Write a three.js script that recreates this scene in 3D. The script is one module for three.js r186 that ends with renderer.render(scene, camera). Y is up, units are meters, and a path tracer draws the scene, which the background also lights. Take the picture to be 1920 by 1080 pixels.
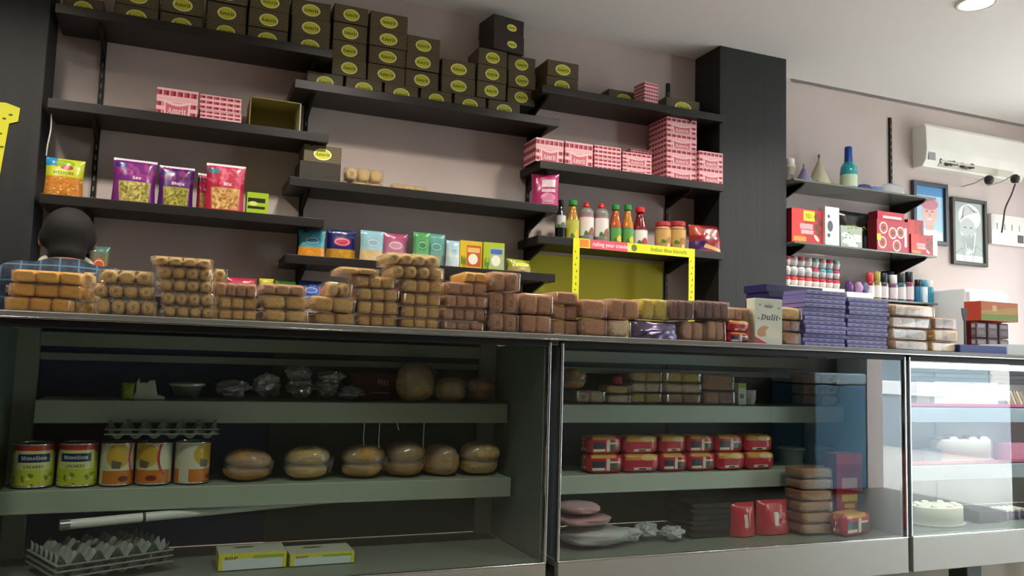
import * as THREE from 'three';
import { RoundedBoxGeometry } from 'three/addons/geometries/RoundedBoxGeometry.js';
import { mergeGeometries, mergeVertices } from 'three/addons/utils/BufferGeometryUtils.js';
import { MarchingCubes } from 'three/addons/objects/MarchingCubes.js';
import { RectAreaLightUniformsLib } from 'three/addons/lights/RectAreaLightUniformsLib.js';

// ---------------------------------------------------------------- camera, sky, lights, exposure
const scene = new THREE.Scene();
const EYE = new THREE.Vector3(0, 1.12, 4.3), FOCAL = 1535.2;
const camera = new THREE.PerspectiveCamera(2 * Math.atan(540 / FOCAL) * 180 / Math.PI, 16 / 9, 0.05, 120);
const VIEW = (() => {
  const yaw = 0.38736, pitch = 0.090665, roll = 0.029333;
  const f = new THREE.Vector3(Math.sin(yaw) * Math.cos(pitch), Math.sin(pitch), -Math.cos(yaw) * Math.cos(pitch));
  const r = new THREE.Vector3(Math.cos(yaw), 0, Math.sin(yaw)), u = new THREE.Vector3().crossVectors(r, f);
  const r2 = r.clone().multiplyScalar(Math.cos(roll)).addScaledVector(u, Math.sin(roll));
  const u2 = u.clone().multiplyScalar(Math.cos(roll)).addScaledVector(r, -Math.sin(roll));
  return { r: r2, u: u2, f };
})();
camera.position.copy(EYE);
camera.quaternion.setFromRotationMatrix(new THREE.Matrix4().makeBasis(VIEW.r, VIEW.u, VIEW.f.clone().negate()));
const renderer = new THREE.WebGLRenderer({ antialias: true });
renderer.toneMapping = THREE.LinearToneMapping;
renderer.toneMappingExposure = 1.0;
renderer.shadowMap.enabled = true;
RectAreaLightUniformsLib.init();
scene.background = new THREE.Color(0.86, 0.93, 1.0);
scene.backgroundIntensity = 20.5;
const LAMP = 15.5, FRONT_LAMP = 15.0;   // strength of each ceiling downlight over the aisle and over the customers
const CASE_TUBE = 17;       // strength of the tube in the cake display

// ---------------------------------------------------------------- helpers
let seed = 20240;
const rnd = () => { seed = (seed * 1664525 + 1013904223) >>> 0; return seed / 4294967296; };
const rr = (a, b) => a + (b - a) * rnd();
function hash3(x, y, z) { const s = Math.sin(x * 127.1 + y * 311.7 + z * 74.7) * 43758.5453; return s - Math.floor(s); }
function vnoise(x, y, z) {
  const i = Math.floor(x), j = Math.floor(y), k = Math.floor(z), f = (t) => t * t * (3 - 2 * t);
  const u = f(x - i), v = f(y - j), w = f(z - k), L = (a, b, t) => a + (b - a) * t;
  const c = (a, b, d) => hash3(i + a, j + b, k + d);
  return L(L(L(c(0, 0, 0), c(1, 0, 0), u), L(c(0, 1, 0), c(1, 1, 0), u), v), L(L(c(0, 0, 1), c(1, 0, 1), u), L(c(0, 1, 1), c(1, 1, 1), u), v), w) * 2 - 1;
}
// where the photograph's point (px, py) lies on the plane z = const of the room
function U(px, py, z) {
  const d = VIEW.r.clone().multiplyScalar((px - 960) / FOCAL).addScaledVector(VIEW.u, -(py - 540) / FOCAL).add(VIEW.f);
  const t = (z - EYE.z) / d.z;
  return { x: EYE.x + d.x * t, y: EYE.y + d.y * t };
}
// a pixel rectangle on a vertical plane: centre x, width, bottom, height
function R(x0, y0, x1, y1, z) {
  const ym = (y0 + y1) / 2, xm = (x0 + x1) / 2, a = U(x0, ym, z).x, b = U(x1, ym, z).x, t = U(xm, y0, z).y, o = U(xm, y1, z).y;
  return { x: (a + b) / 2, w: b - a, y: o, h: t - o, top: t };
}
const counts = {};
const numbered = (n) => { counts[n] = (counts[n] ?? -1) + 1; return counts[n] ? `${n}_${String(counts[n]).padStart(3, '0')}` : n; };
function shade(o) { o.traverse((m) => { if (m.isMesh) { m.castShadow = true; m.receiveShadow = true; } }); return o; }
function tag(o, label, category, group, kind) {
  if (label) o.userData.label = label;
  if (category) o.userData.category = category;
  if (group) o.userData.group = group;
  if (kind) o.userData.kind = kind;
  return o;
}
function thing(name, label, category, [x, y, z] = [0, 0, 0], turn = 0, group) {
  const o = new THREE.Group(); o.name = numbered(name); o.position.set(x, y, z); o.rotation.y = turn; scene.add(o);
  return tag(o, label, category, group);
}
function part(parent, name, geo, m, pos, rot, scl) {
  const o = new THREE.Mesh(geo, m); o.name = name; o.castShadow = o.receiveShadow = true;
  if (pos) o.position.set(...pos);
  if (rot) o.rotation.set(...rot);
  if (scl) o.scale.set(...scl);
  parent.add(o); return o;
}
function struct(name, geo, m, pos, rot) { const o = part(scene, name, geo, m, pos, rot); o.userData.kind = 'structure'; return o; }
const box = (w, h, d) => new THREE.BoxGeometry(w, h, d);
const rbox = (w, h, d, r = 0.004, s = 1) => new RoundedBoxGeometry(w, h, d, s, Math.min(r, w / 2.1, h / 2.1, d / 2.1));
const cyl = (r0, r1, h, n = 24) => new THREE.CylinderGeometry(r0, r1, h, n);
const moved = (g, x, y, z) => g.translate(x, y, z);
const lathe = (pts, n = 28) => new THREE.LatheGeometry(pts.map(([r, y]) => new THREE.Vector2(r, y)), n);
const tube = (pts, r, n = 24) => new THREE.TubeGeometry(new THREE.CatmullRomCurve3(pts.map((p) => new THREE.Vector3(...p))), n, r, 8);
function prism(pts, depth, bevel = 0) {            // outline in x,y pushed along z
  const s = new THREE.Shape(pts.map(([x, y]) => new THREE.Vector2(x, y)));
  return new THREE.ExtrudeGeometry(s, { depth, bevelEnabled: bevel > 0, bevelSize: bevel, bevelThickness: bevel, bevelSegments: 1 });
}
// ---- materials
const C = (c) => new THREE.Color(c);
const M = (color, roughness = 0.6, o = {}) => new THREE.MeshStandardMaterial({ color, roughness, ...o });
function T(w, h, draw, repeat) {
  const c = document.createElement('canvas'); c.width = w; c.height = h;
  const g = c.getContext('2d'); draw(g, w, h);
  const t = new THREE.CanvasTexture(c); t.colorSpace = THREE.SRGBColorSpace; t.magFilter = THREE.LinearFilter;
  if (repeat) { t.wrapS = t.wrapT = THREE.RepeatWrapping; t.repeat.set(...repeat); }
  return t;
}
function noiseTex(w, h, fx, fy, a, b, oct = 3, s0 = 0) {   // mottled colour between CSS-like rgb triples a and b
  const d = new Uint8Array(w * h * 4);
  for (let j = 0; j < h; j++) for (let i = 0; i < w; i++) {
    let v = 0, amp = 0.5, fr = 1;
    for (let o = 0; o < oct; o++) { v += amp * vnoise(i / w * fx * fr + s0, j / h * fy * fr, o * 7 + s0); amp *= 0.55; fr *= 2.1; }
    const t = Math.min(1, Math.max(0, 0.5 + v * 0.75)), k = (j * w + i) * 4;
    for (let q = 0; q < 3; q++) d[k + q] = a[q] + (b[q] - a[q]) * t;
    d[k + 3] = 255;
  }
  const t = new THREE.DataTexture(d, w, h); t.colorSpace = THREE.SRGBColorSpace; t.magFilter = THREE.LinearFilter; t.minFilter = THREE.LinearMipmapLinearFilter; t.generateMipmaps = true;
  t.wrapS = t.wrapT = THREE.RepeatWrapping; t.needsUpdate = true; return t;
}
const P = (map, roughness = 0.55, o = {}) => new THREE.MeshStandardMaterial({ map, roughness, ...o });
const wallMat = P(noiseTex(256, 128, 9, 4, [200, 184, 178], [211, 197, 191], 3, 3), 0.75);
const ceilMat = M('#f1efeb', 0.85);
const shelfMat = P(noiseTex(256, 64, 3, 40, [19, 16, 15], [29, 25, 23], 2, 9), 0.42);
const pillarMat = P(noiseTex(128, 256, 40, 3, [22, 23, 26], [32, 33, 36], 2, 5), 0.6);
const blackSteel = M('#121212', 0.45, { metalness: 0.3 });
const steel = M('#b3b4ae', 0.4, { metalness: 0.6 });
const dullSteel = M('#7f867f', 0.5, { metalness: 0.25 });
const chrome = M('#e6e8ea', 0.16, { metalness: 1 });
const darkGap = M('#0c0d10', 0.6);
const glassMat = new THREE.MeshPhysicalMaterial({ color: '#eef7f2', roughness: 0, transmission: 1, thickness: 0, ior: 1.85, side: THREE.DoubleSide });
const filmMat = new THREE.MeshPhysicalMaterial({ color: '#fbf8f4', roughness: 0.09, transmission: 0.95, thickness: 0, ior: 1.8, side: THREE.DoubleSide });
const bagMat = new THREE.MeshPhysicalMaterial({ color: '#f4f4f2', roughness: 0.2, transmission: 0.86, thickness: 0, ior: 1.7, side: THREE.DoubleSide });
const black = M('#0b0b0c', 0.4), white = M('#e9e7e2', 0.5), creamMat = M('#e6dfc8', 0.6);

// ---------------------------------------------------------------- room
const CEIL = 3.095, XL = -2.2, XR = 6.35, ZF = 6.0;
struct('floor', box(XR - XL + 0.4, 0.2, ZF + 0.4), P(noiseTex(256, 256, 12, 12, [92, 86, 76], [112, 106, 95], 3, 1), 0.35), [(XL + XR) / 2, -0.1, ZF / 2]);
struct('ceiling', box(XR - XL + 0.4, 0.2, ZF + 0.4), ceilMat, [(XL + XR) / 2, CEIL + 0.1, ZF / 2]);
struct('wall_back', box(XR - XL + 0.4, CEIL, 0.2), wallMat, [(XL + XR) / 2, CEIL / 2, -0.1]);
struct('wall_left', box(0.2, CEIL, ZF), wallMat, [XL - 0.1, CEIL / 2, ZF / 2]);
struct('wall_front', box(XR - XL + 0.4, CEIL, 0.2), M('#3e3833', 0.7), [(XL + XR) / 2, CEIL / 2, ZF + 0.1]);
const OH = 2.75, OPEN = [[0.75, 2.6], [4.1, 5.6]];    // the two open shopfronts in the wall on the street side
{
  const g = [moved(box(0.2, CEIL - OH, ZF), 0, (CEIL + OH) / 2, ZF / 2)]; let z = 0;
  for (const [a, b] of [...OPEN, [ZF, ZF]]) { g.push(moved(box(0.2, OH, a - z), 0, OH / 2, (a + z) / 2)); z = b; }
  struct('wall_right', mergeGeometries(g), wallMat, [XR + 0.1, 0, 0]);
}
struct('trim_1', prism([[0, 0], [0, -0.024], [0.006, -0.024], [0.024, -0.006], [0.024, 0]], XR - 3.5).rotateY(Math.PI / 2), M('#ece4dd', 0.7), [3.5, CEIL, 0]).rotation.set(0, 0, 0);
// pillars clad in dark laminate
struct('pillar_1', rbox(0.51, CEIL, 0.262, 0.004), pillarMat, [3.235, CEIL / 2, 0.129]);
struct('pillar_2', rbox(0.95, CEIL, 0.262, 0.004), pillarMat, [-1.078, CEIL / 2, 0.129]);

// ---------------------------------------------------------------- ceiling downlights above the serving aisle
function downlight(x, z, label, power, cone) {
  const t = thing('ceiling_downlight', label, 'light', [x, CEIL, z]);
  part(t, 'bezel', lathe([[0.082, -0.001], [0.084, -0.012], [0.1, -0.012], [0.104, -0.001]], 40), white);
  part(t, 'diffuser', cyl(0.083, 0.083, 0.006, 40), M('#ffffff', 0.5, { emissive: '#fffdf6', emissiveIntensity: 3 }), [0, -0.006, 0]);
  const s = new THREE.SpotLight('#fff5e6', power, 0, cone, 0.5, 2); s.position.set(0, -0.02, 0); s.castShadow = true; s.shadow.radius = 5; s.target.position.set(0, -2, 0); t.add(s, s.target);
}
downlight(3.82, 1.34, 'round white recessed ceiling light glowing above the pillar and glass shelves', LAMP, 1.25);
downlight(2.28, 1.34, 'round recessed ceiling light above the gap between pillar and cake boxes', LAMP, 1.25);
downlight(0.74, 1.34, 'round recessed ceiling light above the tall cake box columns', LAMP, 1.25);
downlight(-0.8, 1.34, 'round recessed ceiling light above the person behind the counter', LAMP, 1.25);
downlight(3.82, 3.4, 'round recessed ceiling light over the customers before the cake display', FRONT_LAMP, 0.92);
downlight(2.28, 3.4, 'round recessed ceiling light over the customers before the noodle display', FRONT_LAMP, 0.92);
downlight(0.74, 3.4, 'round recessed ceiling light over the customers before the round bread display', FRONT_LAMP, 0.92);
downlight(-0.8, 3.4, 'round recessed ceiling light over the customers before the canned food', FRONT_LAMP, 0.92);

// ---------------------------------------------------------------- shelves on slotted wall standards
const ST = 0.045, SZ = 0.3;
function standard(x, y0, y1, label) {
  const t = thing('shelf_standard', label, 'shelf rail', [x, y0, 0]);
  part(t, 'rail', moved(rbox(0.022, y1 - y0, 0.014, 0.002), 0, (y1 - y0) / 2, 0.007), blackSteel);
  const g = []; for (let y = 0.03; y < y1 - y0 - 0.02; y += 0.05) g.push(moved(box(0.006, 0.022, 0.002), 0, y, 0.0145));
  tag(part(t, 'slot', mergeGeometries(g), M('#8a8377', 0.6)), null, null, null, 'stuff');
}
standard(-0.403, 1.2, 2.62, 'black slotted wall rail holding the snack packet shelves near the taped pillar');
standard(0.56, 1.2, 2.62, 'black slotted wall rail where the two longest shelf banks overlap');
standard(1.83, 1.2, 2.62, 'black slotted wall rail where the bun shelf meets the sauce shelf');
standard(2.775, 1.2, 2.9, 'black slotted wall rail beside the big dark pillar, behind the sauce jars');
standard(4.637, 1.45, 2.945, 'black slotted wall rail rising above the grey glass shelf');
function shelf(x0, x1, yu, label, arms) {
  const t = thing('wall_shelf', label, 'shelf', [(x0 + x1) / 2, yu, 0], 0);
  part(t, 'board', moved(rbox(x1 - x0, ST, SZ - 0.016, 0.003), 0, ST / 2, SZ / 2 + 0.008), shelfMat);
  for (const ax of arms) part(t, 'bracket', prism([[0.016, 0], [0.016, -0.075], [0.03, -0.075], [0.25, -0.014], [0.27, 0]], 0.012).rotateY(-Math.PI / 2), blackSteel, [ax - (x0 + x1) / 2 + 0.006, 0, 0]);
  return yu + ST;
}
const L1 = shelf(-0.58, 0.635, 2.596, 'dark wooden wall shelf, topmost of three beside the yellow taped pillar', [-0.403, 0.56]);
const L2 = shelf(-0.58, 0.635, 2.166, 'dark wooden wall shelf carrying the open olive box', [-0.403, 0.56]);
const L3 = shelf(-0.58, 0.635, 1.744, 'dark wooden wall shelf carrying the purple snack pouches', [-0.403, 0.56]);
const L4 = shelf(-0.58, 0.635, 1.325, 'dark wooden wall shelf mostly hidden behind the bread packs and person', [-0.403, 0.56]);
const M1 = shelf(0.46, 1.885, 2.42, 'long dark wooden wall shelf under the tallest cake box columns', [0.56, 1.83]);
const M2 = shelf(0.46, 1.885, 1.937, 'long dark wooden wall shelf with two buns and mostly bare', [0.56, 1.83]);
const M3 = shelf(0.46, 1.885, 1.56, 'long dark wooden wall shelf holding the shiny chip packets', [0.56, 1.83]);
const R1 = shelf(1.775, 2.985, 2.602, 'dark wooden wall shelf ending at the big pillar, topmost with few boxes', [1.83, 2.775]);
const R2 = shelf(1.775, 2.985, 2.177, 'dark wooden wall shelf stacked with pink striped boxes beside the pillar', [1.83, 2.775]);
const R3 = shelf(1.775, 2.985, 1.765, 'dark wooden wall shelf with sauce bottles and yellow tape on its edge', [1.83, 2.775]);
function gshelf(yu, label, m) {
  const t = thing('glass_shelf', label, 'shelf', [4.085, yu, 0]);
  part(t, 'pane', moved(rbox(1.21, 0.012, 0.31, 0.003), 0.012, 0.006, 0.171), m);
  for (const ax of [3.6, 4.637]) part(t, 'bracket', prism([[0.016, 0], [0.016, -0.1], [0.03, -0.1], [0.28, -0.018], [0.3, 0]], 0.012).rotateY(-Math.PI / 2), blackSteel, [ax - 4.085 + 0.006, 0, 0]);
  return yu + 0.012;
}
const tinted = M('#6d736f', 0.15);
const G1 = gshelf(2.3, 'grey glass shelf carrying the turquoise bottle and party cones', tinted);
const G2 = gshelf(1.905, 'grey glass shelf carrying red chocolate boxes below the turquoise bottle', tinted);
const G3 = gshelf(1.585, 'grey glass shelf carrying small bottles behind the purple stacks', tinted);

// ---------------------------------------------------------------- display counter: three glass cases under one worktop
const CT = 1.216, GB = 0.482, DECK = 0.486, ZG = 1.85, ZB = 1.33;
const S1Y = 0.975, S2Y = 0.722;                    // tops of the two inner shelves
function counterUnit(x0, x1, label, opts) {
  const w = x1 - x0, t = thing('display_counter', label, 'display counter', [x0, 0, 0]);
  part(t, 'base_panel', moved(rbox(w - 0.006, 0.132, 0.03, 0.003), w / 2, 0.414, 1.848), steel);
  part(t, 'deck', moved(box(w - 0.01, 0.02, ZG - ZB - 0.02), w / 2, DECK - 0.013, (ZG + ZB) / 2), dullSteel);
  part(t, 'underframe', mergeGeometries([moved(box(w - 0.02, 0.1, 0.47), w / 2, 0.415, 1.58)]), M('#5d6160', 0.6));
  for (const lx of opts.legs ?? [0.12, w - 0.12]) part(t, 'leg', moved(rbox(0.09, 0.36, 0.09, 0.004), lx, 0.181, 1.72), M('#5e6468', 0.5, { metalness: 0.4 }));
  part(t, 'glass_front', moved(new THREE.PlaneGeometry(w - 0.02, 1.178 - GB), w / 2, (1.178 + GB) / 2, ZG), glassMat);
  for (const lx of [0.004, w - 0.004]) part(t, 'corner_trim', moved(rbox(0.009, 1.19 - GB, 0.016, 0.003), lx, (1.19 + GB) / 2, ZG + 0.002), chrome);
  for (const lx of [0.012, w - 0.012]) part(t, 'side_panel', moved(box(0.003, 1.18 - DECK, ZG - ZB - 0.03), lx, (1.18 + DECK) / 2, (ZG + ZB) / 2), opts.side);
  part(t, 'head_rail', moved(rbox(w - 0.004, 0.022, 0.03, 0.002), w / 2, 1.185, ZG - 0.006), darkGap);
  part(t, 'sill_trim', moved(rbox(w - 0.006, 0.007, 0.012, 0.002), w / 2, GB + 0.001, ZG + 0.008), chrome);
  // rear frame: posts, top rail and the sliding back
  part(t, 'frame_post', moved(rbox(0.065, 1.19 - DECK, 0.03, 0.003), 0.042, (1.19 + DECK) / 2, ZB + 0.05), opts.frame);
  part(t, 'frame_post', moved(rbox(0.065, 1.19 - DECK, 0.03, 0.003), w - 0.042, (1.19 + DECK) / 2, ZB + 0.05), opts.frame);
  part(t, 'top_rail', moved(rbox(w - 0.15, 0.045, 0.03, 0.003), w / 2, 1.152, ZB + 0.052), opts.frame);
  part(t, 'inner_rail', moved(rbox(w - 0.15, 0.024, 0.02, 0.003), w / 2, 1.098, ZB + 0.036), opts.frame);
  for (const i of [0, 1]) part(t, 'sliding_door', moved(box((w - 0.02) / 2 + 0.02, 1.195 - DECK, 0.006), w * (0.26 + 0.48 * i), (1.195 + DECK) / 2, ZB + 0.006 + i * 0.009), opts.back[i]);
  for (const [y, z1, lip, in0] of [[S1Y, 1.55, 0.068, opts.in1 ?? 0], [S2Y, 1.6, 0.066, 0]]) {
    const s = part(t, 'inner_shelf', moved(box(w - 0.06 - in0, 0.006, z1 - ZB - 0.03), (w + in0) / 2, y - 0.006, (z1 + ZB) / 2 + 0.012), opts.frame);
    part(s, 'lip', moved(rbox(w - 0.05 - in0, lip, 0.014, 0.003), (w + in0) / 2, y - 0.003 - lip / 2, z1), opts.frame);
  }
  return t;
}
const darkBack = M('#66726f', 0.45), frameGreen = M('#a9b3a4', 0.48, { metalness: 0.2 });
counterUnit(-0.462, 1.142, 'glass display counter holding cans, round breads and egg trays', { in1: 0.07, frame: frameGreen, back: [M('#44557a', 0.4), darkBack], side: darkBack });
counterUnit(1.18, 2.704, 'glass display counter holding red noodle packets', { frame: M('#b9c2b8', 0.45, { metalness: 0.2 }), back: [darkBack, M('#465a68', 0.4)], side: M('#76848c', 0.35) });
const cakeCase = counterUnit(2.722, 4.25, 'brightly lit glass display counter holding cakes beyond the second joint', { legs: [0.46, 1.4], frame: M('#939ca6', 0.45, { metalness: 0.2 }), back: [white, white], side: M('#c9d2d8', 0.4) });
{ // lit tube of the cake case
  part(cakeCase, 'tube_light', cyl(0.012, 0.012, 1.3, 12).rotateZ(Math.PI / 2), M('#ffffff', 0.5, { emissive: '#f4f9ff', emissiveIntensity: 5 }), [0.77, 1.16, 1.72]);
  for (const lx of [0.4, 1.1]) { const l = new THREE.RectAreaLight('#f1f7ff', CASE_TUBE * 3, 0.65, 0.02); l.position.set(lx, 1.14, 1.72); l.rotation.x = -Math.PI / 2; l.castShadow = true; cakeCase.add(l); }
}
{
  const t = thing('counter_top', 'long grey stone counter top stacked with wrapped breads', 'counter top', [-0.52, 1.196, 0]);
  part(t, 'slab', moved(rbox(4.82, 0.02, 0.575, 0.003), 2.41, 0.01, 1.585), P(noiseTex(256, 64, 60, 14, [112, 114, 110], [140, 142, 138], 3, 4), 0.3));
  part(t, 'edge_trim', moved(rbox(4.82, 0.004, 0.004, 0.001), 2.41, 0.003, 1.8735), chrome);
}
struct('trim_2', box(4.7, 0.36, 0.03), creamMat, [1.95, 0.18, 1.4]);       // cream plinth wall under the cases

// ---------------------------------------------------------------- printed boxes
const brownPattern = (g, w, h) => {
  g.fillStyle = '#51462f'; g.fillRect(0, 0, w, h); g.fillStyle = '#8a7b50';
  for (let j = 0; j < 9; j++) for (let i = 0; i < 16; i++) { const x = (i + (j % 2) * 0.5) * w / 16, y = (j + 0.5) * h / 9; g.beginPath(); g.ellipse(x, y, w / 60, h / 34, 0.6, 0, 7); g.fill(); }
  g.fillStyle = '#3a3122'; for (let j = 0; j < 9; j++) for (let i = 0; i < 16; i++) g.fillRect((i + 0.3 + (j % 2) * 0.5) * w / 16, (j + 0.8) * h / 9, w / 50, h / 40);
};
const oval = (g, w, h, cx, cy, rx, ry) => {
  g.fillStyle = '#f4f2a8'; g.beginPath(); g.ellipse(w * cx, h * cy, w * rx, h * ry, 0, 0, 7); g.fill();
  g.fillStyle = '#d9d936'; g.beginPath(); g.ellipse(w * cx, h * cy, w * rx * 0.86, h * ry * 0.82, 0, 0, 7); g.fill();
  g.fillStyle = '#3b3a14'; g.font = `bold ${Math.round(h * ry * 0.75)}px serif`; g.textAlign = 'center'; g.textBaseline = 'middle'; g.fillText('Amrit', w * cx, h * cy);
};
const cakeFront = P(T(256, 128, (g, w, h) => { brownPattern(g, w, h); oval(g, w, h, 0.5, 0.52, 0.24, 0.34); g.strokeStyle = '#2a2318'; g.lineWidth = 3; g.strokeRect(1, 1, w - 2, h - 2); }), 0.5);
const cakePlain = P(T(256, 128, (g, w, h) => brownPattern(g, w, h)), 0.5);
const cakeDark = M('#2c241a', 0.55), cakeInside = M('#b9ad5c', 0.7);
const pinkBands = (g, w, h, n, y0, bh) => { for (let k = 0; k < n; k++) { const y = y0 + k * bh; g.fillStyle = '#f6c3c6'; g.fillRect(0, y, w, bh); g.fillStyle = '#c2445c'; g.fillRect(0, y + bh * 0.24, w, bh * 0.52); g.fillStyle = '#7e1f35'; for (let i = 0; i < 6; i++) g.fillRect((i + 0.35) * w / 6, y + bh * 0.3, w / 16, bh * 0.4); g.fillStyle = '#f2aab2'; for (let i = 0; i < 6; i++) g.fillRect((i + 0.75) * w / 6, y + bh * 0.24, w / 30, bh * 0.52); } };
const pinkFront = P(T(256, 128, (g, w, h) => {
  g.fillStyle = '#f3b7bd'; g.fillRect(0, 0, w, h); pinkBands(g, w, h, 1, 0, h * 0.34); pinkBands(g, w, h, 2, h * 0.42, h * 0.29);
  g.fillStyle = '#f8d3d3'; g.beginPath(); g.moveTo(w * 0.17, h * 0.4); g.quadraticCurveTo(w * 0.5, h * 0.62, w * 0.83, h * 0.4); g.lineTo(w * 0.8, h); g.lineTo(w * 0.2, h); g.fill();
  g.fillStyle = '#d9667a'; g.beginPath(); g.moveTo(w * 0.22, h * 0.5); g.quadraticCurveTo(w * 0.5, h * 0.7, w * 0.78, h * 0.5); g.lineTo(w * 0.76, h * 0.95); g.lineTo(w * 0.24, h * 0.95); g.fill();
  g.fillStyle = '#fdeee6'; g.strokeStyle = '#7a1b2d'; g.font = `bold ${h * 0.3}px serif`; g.textAlign = 'center'; g.textBaseline = 'middle'; g.lineWidth = 2; g.strokeText('Amrit', w / 2, h * 0.78); g.fillText('Amrit', w / 2, h * 0.78);
}), 0.45);
const pinkSide = P(T(256, 96, (g, w, h) => pinkBands(g, w, h, 3, 0, h / 3)), 0.45);
const pinkThin = P(T(256, 64, (g, w, h) => pinkBands(g, w, h, 2, 0, h / 2)), 0.45);
const pinkTop = M('#efb9bd', 0.45);
const RB = new Map();
const ubox = (r) => { if (!RB.has(r)) RB.set(r, new RoundedBoxGeometry(1, 1, 1, 1, r)); return RB.get(r); };
// a closed carton whose print is the front; it stands at y with its front face at zf
function carton(name, r, y, zf, d, mats, label, cat, group, turn = 0, lid = 0) {
  const t = thing(name, label, cat, [r.x, y, zf - d / 2], turn, group);
  const h = r.h - 0.001;
  part(t, 'body', ubox(0.012), mats, [0, h / 2, 0], null, [r.w - 0.003, h, d]);
  if (lid) part(t, 'lid', ubox(0.012), mats.lid ?? mats[2], [0, h - 0.004, 0.0015], null, [r.w - 0.001, 0.009, d + 0.004]);
  return t;
}
const six = (side, top, front) => [side, side, top, cakeDark, front, side];
const cakeMats = six(cakePlain, cakePlain, cakeFront);
const UP = ['lowest', 'second up', 'third up', 'fourth up', 'fifth up', 'sixth up', 'seventh up'];
// columns of dark cake boxes: [x0, x1, rows, first top y, pitch] in the photograph's pixels; they rest on the shelf or on the row below
const BH = 0.094;
function cakeColumn(x0, x1, rows, ybase, zf, py, where, d = 0.175) {
  for (let k = 0; k < rows; k++) {
    const r = R(x0, py, x1, py + 36, zf);
    carton('cake_box', { x: r.x + rr(-0.002, 0.002), w: r.w - 0.004, h: BH }, ybase + k * BH, zf + rr(-0.006, 0.006), d, cakeMats, `dark cake box with yellow oval, ${UP[k]} ${where}`, 'box', 'dark cake boxes with yellow ovals', rr(-0.015, 0.015));
  }
}
const zb = 0.178;
cakeColumn(116, 196, 1, L1, zb, -4, 'alone at the top shelf end beside the pillar');
cakeColumn(212, 298, 2, L1, zb, 8, 'in the column after the shelf-top gap');
cakeColumn(299, 382, 2, L1, zb, 24, 'in the second column after the shelf-top gap');
cakeColumn(384, 462, 3, L1, zb, 40, 'in the third column after the shelf-top gap');
cakeColumn(463, 541, 3, L1, zb, 52, 'in the fourth column after the shelf-top gap');
cakeColumn(543, 619, 3, L1, zb, 66, 'in the column at the topmost shelf end');
[[573, 644], [646, 717], [719, 785], [787, 848], [850, 912], [914, 976]].forEach(([a, b], i) => {
  const r = R(a, 150 + i * 10, b, 186 + i * 10, zb);
  carton('cake_box', { x: r.x, w: r.w - 0.004, h: BH }, M1, zb, 0.175, cakeMats, `dark cake box with yellow oval, ${['first', 'second', 'third', 'fourth', 'fifth', 'sixth'][i]} along the long shelf's bottom row`, 'box', 'dark cake boxes with yellow ovals');
});
cakeColumn(622, 689, 4, M1 + BH, zb - 0.004, 80, 'in the tallest column, touching the topmost shelf');
cakeColumn(690, 763, 4, M1 + BH, zb - 0.003, 92, 'in the column next to the tallest one');
cakeColumn(759, 824, 3, M1 + BH, zb - 0.002, 120, 'in the column next to the two-box column');
cakeColumn(826, 892, 2, M1 + BH, zb - 0.003, 150, 'in the two-box column');
cakeColumn(893, 950, 3, M1 + BH, zb, 140, 'in the column under the turned boxes');
cakeColumn(951, 1005, 3, M1 + BH, 0.16, 140, 'in the last column of the long shelf', 0.15);
const turnedFront = P(T(256, 128, (g, w, h) => { g.fillStyle = '#33271f'; g.fillRect(0, 0, w, h); oval(g, w, h, 0.6, 0.55, 0.16, 0.2); }), 0.5);
for (const k of [0, 1]) {                                 // two bigger boxes on top, turned a little
  const r = R(912, 40, 980, 76, 0.15);
  carton('cake_box', { x: r.x, w: 0.2, h: 0.1 }, M1 + 4 * BH + k * 0.1, 0.19 - k * 0.01, 0.17, six(cakeDark, cakeDark, turnedFront), k ? 'turned plain brown box with small oval, highest of all near the ceiling' : 'turned plain brown box with small oval, just under the highest box', 'box', 'turned boxes near the ceiling', 0.16);
}
cakeColumn(1024, 1085, 2, L1 + (R1 - L1), 0.2, 130, 'of the pair at the highest shelf start');
cakeColumn(1140, 1200, 1, R1, 0.16, 170, 'low behind the small pink boxes', 0.14);
cakeColumn(1247, 1312, 1, R1, 0.19, 172, 'standing beside the big pillar');
for (const k of [0, 1, 2]) {
  const r = R(1202, 150, 1234, 192, 0.26);
  carton('pink_box', { x: r.x, w: 0.105, h: 0.043 }, R1 + k * 0.043, 0.27, 0.1, six(pinkThin, pinkTop, pinkThin), `small pink striped box, ${['lowest', 'middle', 'topmost'][k]} of three between two dark cake boxes`, 'box', 'pink striped boxes', 0.12);
}
// pink striped boxes
const pinkMats = six(pinkSide, pinkTop, pinkFront), pinkSideMats = six(pinkSide, pinkTop, pinkSide);
function pinkStack(x0, x1, ys, zf, ybase, mats, where, d = 0.17, turn = 0) {
  let y = ybase;
  for (let k = 0; k + 1 < ys.length; k++) {
    const r = R(x0, ys[k + 1], x1, ys[k], zf); if (ys.length === 5 && zf > 0.2) r.h = 0.0945;
    carton('pink_box', { x: r.x, w: r.w, h: r.h }, y, zf, d, mats, ys.length === 2 ? `pink striped box ${where}` : `pink striped box, ${ys.length === 3 ? ['lower', 'upper'][k] : UP[k]} ${where}`, 'box', 'pink striped boxes', turn);
    y += r.h;
  }
}
pinkStack(292, 372, [220, 166], 0.24, L2, pinkMats, 'with arched lettering, farther from the open olive carton');
pinkStack(374, 454, [228, 206, 177], 0.24, L2, pinkSideMats, 'of two beside the open olive carton');
pinkStack(1004, 1057, [311, 266], 0.27, R2, pinkMats, 'with arched lettering at the bun-shelf end');
pinkStack(1059, 1112, [318, 273], 0.27, R2, pinkMats, 'with arched lettering, second from the bun-shelf end');
pinkStack(1114, 1165, [325, 303, 279], 0.26, R2, pinkSideMats, 'of the two-box stack beside the lettered pair');
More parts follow.
